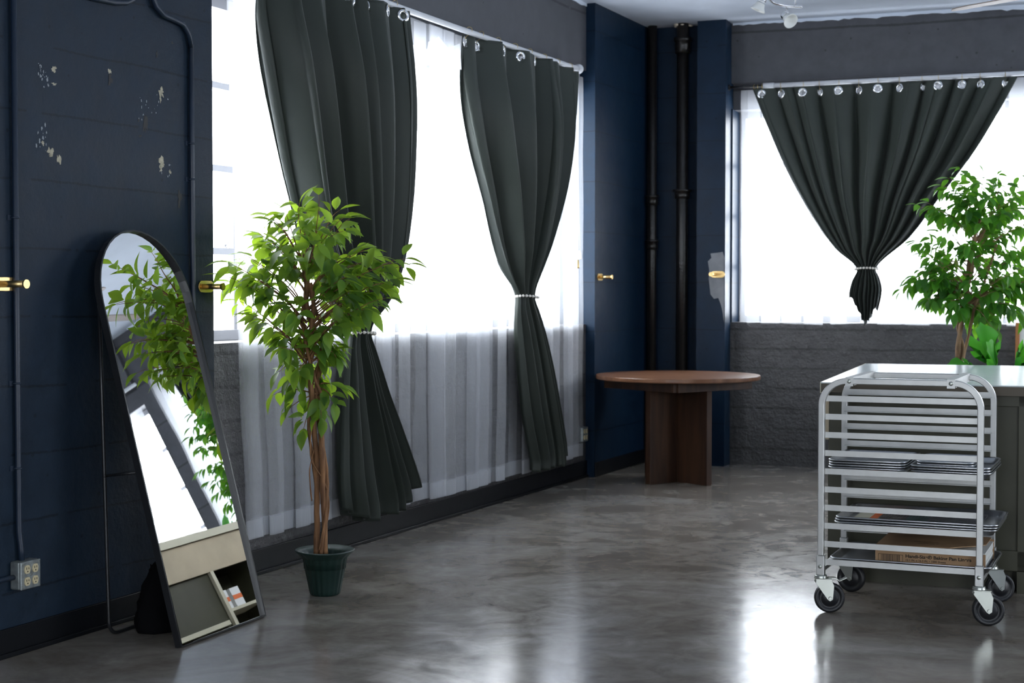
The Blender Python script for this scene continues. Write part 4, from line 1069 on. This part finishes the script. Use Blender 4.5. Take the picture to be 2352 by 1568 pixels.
for a in (0, RL):
    mb = MB(); mb.box(RF, a-.0128 if a else -.0128, a+.0128, .013, RD-.013, .172, .19); mb.build('cross_brace', M_ALU, rk)
    for side in (0, RD):
        mb = MB(); mb.box(RF, a-.0165, a+.0165, side-.0165, side+.0165, .158, .24); sl_ = mb.build('leg_socket', M_ALU, rk, bevel=.003)
        m = MB(); m.lathe([(.008, 0), (.008, .003), (.005, .005), (1e-4, .005)], align(RF(a, side-.0165, .195), -ry), 14); m.build('bolt', M_ZINC, sl_)
# gusset at the right
mb = MB(); mb.add([RF(RL+.0, .03, .19), RF(RL, .12, .19), RF(RL, .03, .12)], [(0,1,2)]); mb.build('gusset', M_ALU, rk, solid=.003)
def caster(a, side, fa, brake):
    c = RF(a, side, 0); d = Vector((math.cos(fa), math.sin(fa), 0)); q = Vector((-d.y, d.x, 0))
    hub = c + d*.036 + Vector((0,0,.0635)); mb = MB()
    M = align(hub, q)
    mb.lathe([(.010,-.017),(.030,-.016),(.034,-.011),(.044,-.010),(.047,-.015),(.058,-.016),(.0625,-.011),(.0635,0),(.0625,.011),(.058,.016),(.047,.015),(.044,.010),(.034,.011),(.030,.016),(.010,.017)], M, 48)
    cs = mb.build('caster', M_RUBBER, rk)
    mb = MB()
    for sg in (-1, 1):
        y = q*(sg*.021); tpts = [(-.020, .142), (.040, .142), (.052, .115), (.047, .0585), (.036, .051), (.026, .058), (-.024, .128)]
        vs = [c + d*x + Vector((0,0,z)) + y + q*(dd_*sg) for dd_ in (0, .0028) for x, z in tpts]
        k = len(tpts); mb.add(vs, [tuple(range(k)), tuple(range(2*k-1, k-1, -1))] + [(i, (i+1)%k, (i+1)%k+k, i+k) for i in range(k)])
        disc(mb, align(hub+q*(sg*.0238), q*sg), .0075, .005, 14, chamfer=.001)
    vs = [c + d*x + q*y + Vector((0,0,z)) for z in (.140, .1435) for x, y in ((-.024,-.0238),(.044,-.0238),(.044,.0238),(-.024,.0238))]
    mb.add(vs, [(0,3,2,1),(4,5,6,7),(0,1,5,4),(1,2,6,5),(2,3,7,6),(3,0,4,7)])
    mb.lathe([(1e-4,.1436),(.027,.1436),(.0275,.148),(.025,.151),(.026,.1535),(.024,.158),(1e-4,.158)], Matrix.Translation(c), 28)
    mb.build('fork', M_ZINC, cs)
    if brake:
        mb = MB(); vs = [c + d*x + q*y + Vector((0,0,z)) for x, z in ((.030,.147),(.062,.146),(.075,.134),(.105,.148)) for y in (-.016,.016)]
        mb.add(vs, [(0,1,3,2),(2,3,5,4),(4,5,7,6)]); mb.build('brake_lever', M_ZINC, cs, solid=.0025)
ang = math.atan2(rx.y, rx.x)
caster(0, 0, ang+.35, True); caster(RL, 0, ang+.25, False); caster(0, RD, ang-.2, False); caster(RL, RD, ang+.5, False)
# sheet pans
def pan_mesh(mb, Lx, Ly, hgt=.024):
    def ring(lx, ly, r, z, k=6):
        pts = []
        for cx, cy, a0 in ((lx/2-r, ly/2-r, 0), (-lx/2+r, ly/2-r, math.pi/2), (-lx/2+r, -ly/2+r, math.pi), (lx/2-r, -ly/2+r, 1.5*math.pi)):
            for i in range(k): a = a0 + math.pi/2*i/(k-1); pts.append((cx+r*math.cos(a), cy+r*math.sin(a), z))
        return pts
    rings = [ring(Lx-.050, Ly-.050, .02, 0), ring(Lx-.040, Ly-.040, .024, .002), ring(Lx-.016, Ly-.016, .034, hgt-.003), ring(Lx-.012, Ly-.012, .036, hgt), ring(Lx-.006, Ly-.006, .038, hgt+.0025),
             ring(Lx, Ly, .040, hgt), ring(Lx-.002, Ly-.002, .039, hgt-.0045), ring(Lx-.010, Ly-.010, .036, hgt-.005),
             ring(Lx-.018, Ly-.018, .034, hgt-.006), ring(Lx-.0415, Ly-.0415, .024, .0), ring(Lx-.052, Ly-.052, .02, -.0014)]
    k = len(rings[0]); vs = [p for r in rings for p in r]
    mb.add(vs, [(j*k+i, j*k+(i+1)%k, (j+1)*k+(i+1)%k, (j+1)*k+i) for j in range(len(rings)-1) for i in range(k)], 0, True)
    mb.add([vs[i] for i in range(k)], [tuple(range(k))]); mb.add(vs[-k:], [tuple(range(k-1,-1,-1))])
pan_cache = {}
def pan(cx, cy, z, Lx, Ly, label, group, rot=0.0):
    key = (Lx, Ly)
    if key not in pan_cache:
        mb = MB(); pan_mesh(mb, Lx, Ly); o = mb.build('sheet_pan', M_PAN); pan_cache[key] = o
    else: o = pan_cache[key].copy(); COL.objects.link(o)
    o.matrix_world = Matrix.Translation(RF(cx, cy, z)) @ Matrix.Rotation(ang+rot, 4, 'Z')
    tag(o, label, 'sheet pan', group); return o
ord4 = ['lowest', 'second from the bottom', 'third from the bottom', 'topmost']
zL = .908-3*.0762-.0205+.0015
# the ledge is where pans rest
zl = lambda i: .908 - i*.0762 - .021 + .0022
PW = .445
for j in range(4):
    pan(.178+random.uniform(-.002,.002), RD/2, zl(4)+.0105*j+.0, .325, PW, f'aluminium sheet pan, {ord4[j]} of the left stack on the upper rails', 'left stack of pans on the upper rails', random.uniform(-.003,.003))
for j in range(3):
    pan(.515+random.uniform(-.002,.002), RD/2, zl(4)+.0105*j, .325, PW, f'aluminium sheet pan, {["lowest","middle","topmost full-width"][j]} one of the right stack on the upper rails', 'right stack of pans on the upper rails')
for j in range(2):
    pan(.49, RD/2-.02, zl(4)+.0105*2+.002+.0105*(j)+.002, .235, .33, f'small sheet pan nested in the right stack on the upper rails, {["lower","upper"][j]} of the two', 'small nested pans')
for j in range(3):
    pan(.372+.003*j, RD/2, zl(7)+.0105*j+.0, .66, PW, f'full-size aluminium sheet pan, {["lowest","middle","topmost"][j]} of three on the middle rails', 'stack of three pans on the middle rails')
pan(.355, RD/2, zl(9), .66, PW, 'full-size aluminium sheet pan alone on the bottom rails under the liner box', 'pan on the bottom rails')
# contents of the top middle pan
zc = zl(7)+.0105*2+.0008
def sheet(name, a0, a1, b0, b1, z, mat, label, cat, h=.0012):
    mb = MB(); mb.box(RF, a0, a1, b0, b1, z, z+h); return tag(mb.build(name, mat), label, cat)
sh0 = empty('printed_sheet', RF(.15, .25, zc), 'printed cream sheet with an orange stripe lying in the middle pan under the grid', 'paper sheet')
for nm, a0, a1, mt in (('cream_area', .10, .165, M_CREAM), ('orange_stripe', .1652, .20, M_ORANGE), ('dark_area', .2002, .31, M_DARKSH), ('teal_area', .3102, .40, M_TEAL), ('grey_area', .4002, .62, M_WIRE)):
    mb = MB(); sk = .0
    mb.box(RF, a0, a1, .085, RD-.085, zc, zc+.0012); mb.build(nm, mt, sh0)
g = empty('cooling_grid', RF(.45, .25, zc), 'fine wire cooling grid lying in the top pan on the middle rails', 'cooling rack')
mb = MB(); zg = zc+.006
for i in range(34): a = .205+.42*i/33; mb.tube([RF(a, .075, zg), RF(a, RD-.075, zg)], .0009, 5)
mb.build('cross_wires', M_WIRE, g)
mb = MB()
for i in range(9): b = .075+(RD-.15)*i/8; mb.tube([RF(.205, b, zg+.0018), RF(.625, b, zg+.0018)], .0013 if i in (0, 8) else .0009, 5)
mb.build('long_wires', M_WIRE, g)
# liner box
zb = zl(9)+.0012; bx0, bx1, by0, by1, bh = .215, .655, .055, .40, .083
lb = empty('liner_box', RF(bx0, by0, zb), 'open brown cardboard box of baking pan liners on the bottom pan', 'box')
mb = MB(); t = .003
mb.box(RF, bx0, bx1, by0, by0+t, zb, zb+bh*.86); mb.box(RF, bx0, bx1, by1-t, by1, zb, zb+bh); mb.box(RF, bx0, bx0+t, by0+t, by1-t, zb, zb+bh)
mb.box(RF, bx0+t, bx1-.02, by0+t, by1-t, zb, zb+t); mb.build('carton', M_CARD, lb)
mb = MB()
top = [(bx0, by0+.008), (bx1-.14, by0+.012), (bx1-.11, by0+.045), (bx1-.05, by0+.09), (bx1-.012, by0+.14), (bx1-.01, by1-.01), (bx1-.03, by1), (bx0, by1)]
vs = [RF(a, b, zb+bh+d + .006*((a-bx0)/.45)) for d in (0, .003) for a, b in top]; k = len(top)
mb.add(vs, [tuple(range(k-1,-1,-1)), tuple(range(k, 2*k))] + [(i, (i+1)%k, (i+1)%k+k, i+k) for i in range(k)]); mb.build('torn_lid', M_CARD, lb)
mb = MB()
for i in range(12):
    z0 = zb+t+.0002+i*.0061; d = random.uniform(-.002, .002)
    mb.box(RF, bx0+.01, bx1-.004+d, by0+.006, by1-.008+d, z0, z0+.0057)
mb.build('paper_liners', M_PAPER, lb)
def text(body, size, a, z, parent, name='lettering', n=None, bold=.0):
    cu = bpy.data.curves.new(name, 'FONT'); cu.body = body; cu.size = size; cu.extrude = .0002; cu.offset = bold
    o = bpy.data.objects.new(name, cu); COL.objects.link(o); dg = bpy.context.evaluated_depsgraph_get(); dg.update()
    me = bpy.data.meshes.new_from_object(o.evaluated_get(dg)); me.materials.clear(); me.materials.append(M_INK)
    bpy.data.objects.remove(o); m = bpy.data.objects.new(name, me); COL.objects.link(m)
    wd = max(v.co.x for v in me.vertices) - min(v.co.x for v in me.vertices)
    m.parent = parent; m.matrix_basis = Matrix.Translation(-Vector(parent.location)) @ AX(RF(a, by0-.0004, z), rx, Vector((0,0,1)), -ry)
    return m, wd
m_, wd = text('Handi-Size\u00ae Baking Pan Liners', .0185, bx0+.122, zb+.040, lb, bold=.0006)
m_.scale = (.262/wd, 1, 1)
m_.matrix_basis = m_.matrix_basis
m2, wd = text('12.1 IN. x 16.3 IN. \u2022 1000 Sheets', .0115, bx0+.122, zb+.026, lb, bold=.0002)
m2.scale = (.16/wd, 1, 1)
mb = MB(); y_ = by0-.0006
def ink(a0, a1, z0, z1): mb.box(RF, a0, a1, y_, by0, z0, z1)
A0, A1, Z0, Z1 = bx0+.012, bx0+.112, zb+.020, zb+.050
ink(A0, A1, Z0, Z0+.0016); ink(A0, A1, Z1-.0016, Z1); ink(A0, A0+.0016, Z0, Z1); ink(A1-.0016, A1, Z0, Z1)
rb = random.Random(4); a = A0+.011
while a < A1-.014:
    w = rb.choice((.0008, .0016, .0024)); ink(a, a+w, Z0+.002, Z1-.002); a += w + rb.choice((.0010, .0016, .0024))
mb.build('barcode', M_INK, lb)
mb = MB(); cs_ = (bx1-.028, zb+.012)
for i in range(10):
    r0_, r1_ = (.009 if i % 2 == 0 else .004), (.009 if (i+1) % 2 == 0 else .004)
    a_, b_ = math.pi/2+math.pi*i/5, math.pi/2+math.pi*(i+1)/5
    mb.tube([RF(cs_[0]+r0_*math.cos(a_), y_, cs_[1]+r0_*math.sin(a_)), RF(cs_[0]+r1_*math.cos(b_), y_, cs_[1]+r1_*math.sin(b_))], .0006, 4)
mb.build('star_mark', M_INK, lb)
mb = MB(); zz = zb+bh+.0065
for (a, b, w, h_) in ((.32,.07,.03,.004),(.345,.085,.018,.006),(.37,.068,.02,.005),(.395,.078,.012,.004),(.415,.065,.025,.003),(.30,.11,.10,.004),(.30,.13,.07,.003)):
    vs = [RF(bx0+.04+a-.2, by0+b, zz+.001), RF(bx0+.04+a-.2+w, by0+b, zz+.001), RF(bx0+.04+a-.2+w, by0+b+h_, zz+.001), RF(bx0+.04+a-.2, by0+b+h_, zz+.001)]
    mb.add(vs, [(0,1,2,3)])
# lid print
mb.build('lid_print', M_INK, lb)

# ---------------------------------------------------------------- ceiling spots and fan
def spot(parent, top, d, face, name='lamp_head'):
    """one head hanging from top, opening along face"""
    f = Vector(face).normalized(); d = Vector(d); mb = MB()
    end = top + d; mb.tube([top, top + d*.5, end], .0045, 8); mb.tube([top + f*.012, top + d*.6 + f*.03, end], .0022, 6)
    h_ = mb.build(name, M_CHROME, parent)
    mb = MB(); M = align(end, f)
    mb.lathe([(.012,-.02),(.020,-.018),(.024,.0),(.024,.022),(.028,.03)], M, 24); mb.build('socket_cup', M_CHROME, h_)
    mb = MB(); mb.lathe([(.024,.018),(.027,.035),(.034,.055),(.047,.075),(.048,.079),(.043,.078),(.030,.060),(1e-4,.058)], M, 28); mb.build('glass_shade', M_FROST, h_)
D5 = 9.6
tr = empty('ceiling_spotlight', P(1800, 8, D5), 'chrome curved-bar ceiling light with frosted spot heads, top centre right', 'ceiling light')
def cur(pts):
    out = []; n = len(pts)
    for i in range(n-1):
        for j in range(5):
            f = j/5; p0, p1, p2, p3 = pts[max(i-1,0)], pts[i], pts[i+1], pts[min(i+2,n-1)]
            out.append(.5*((2*p1)+(p2-p0)*f+(2*p0-5*p1+4*p2-p3)*f*f+(3*p1-p0-3*p2+p3)*f**3))
    return out+[pts[-1]]
mb = MB(); path = [P(1600,-95,D5+.1), P(1640,-60,D5), P(1690,-70,D5-.1), P(1740,-40,D5-.05), P(1770,0,D5), P(1790,10,D5), P(1815,14,D5), P(1842,15,D5)]
mb.tube(cur(path), .009, 12); mb.build('bar', M_CHROME, tr)
mb = MB(); p = P(1827, 12, D5); mb.tube([p, Vector((p.x, p.y, CEIL))], .0045, 8); p = P(1690,-72,D5-.1); mb.tube([p, Vector((p.x, p.y, CEIL))], .012, 10)
disc(mb, Matrix.Translation((p.x, p.y, CEIL-.025)), .06, .025, 28); mb.build('ceiling_mount', M_CHROME, tr)
spot(tr, P(1806, 16, D5), Vector((-.01, 0, -.055)), Vector((.35, -.75, -.55)))
spot(tr, P(1757, -14, D5), Vector((-.012, 0, -.03)), Vector((-.42, .1, -.95)))
spot(tr, P(1602, -60, D5+.1), Vector((0, 0, -.04)), Vector((-.08, -.1, -1)))
fc = P(2500, -104, 9.0); zf = 3.13
fan = empty('ceiling_fan', (fc.x, fc.y, zf), 'ceiling fan whose pale blade tip shows at the top right corner', 'ceiling fan')
mb = MB(); mb.lathe([(1e-4,-.06),(.07,-.055),(.10,-.02),(.10,.03),(.06,.05),(.018,.06),(.018,CEIL-zf)], Matrix.Translation((fc.x, fc.y, zf)), 28); mb.build('motor_hub', M_FAN, fan)
tip = P(2186, 24, 9.0); hd = Vector((tip.x-fc.x, tip.y-fc.y, 0)); a0 = math.atan2(hd.y, hd.x); bl = hd.length
for i in range(4):
    a = a0 + math.pi/2*i; d = Vector((math.cos(a), math.sin(a), 0)); q = Vector((-d.y, d.x, 0)); mb = MB(); vs = []
    dz = (tip.z - zf)/bl
    for x, w in ((.10,.03),(.18,.045),(.5*bl,.052),(bl-.08,.046),(bl-.02,.030),(bl,.008)):
        c = Vector((fc.x, fc.y, zf)) + d*x + Vector((0,0,dz*x))
        for sg in (-1, 1):
            vs += [c + q*w*sg + Vector((0,0,.003*sg)), c + q*w*sg + Vector((0,0,.003*sg+.006))]
    fs = []
    for j in range(5):
        o = j*4; fs += [(o, o+4, o+6, o+2), (o+1, o+3, o+7, o+5), (o, o+1, o+5, o+4), (o+2, o+6, o+7, o+3)]
    fs += [(0,2,3,1), (20,21,23,22)]; mb.add(vs, fs); mb.build('blade', M_FAN, fan)
bpy.context.view_layer.update()
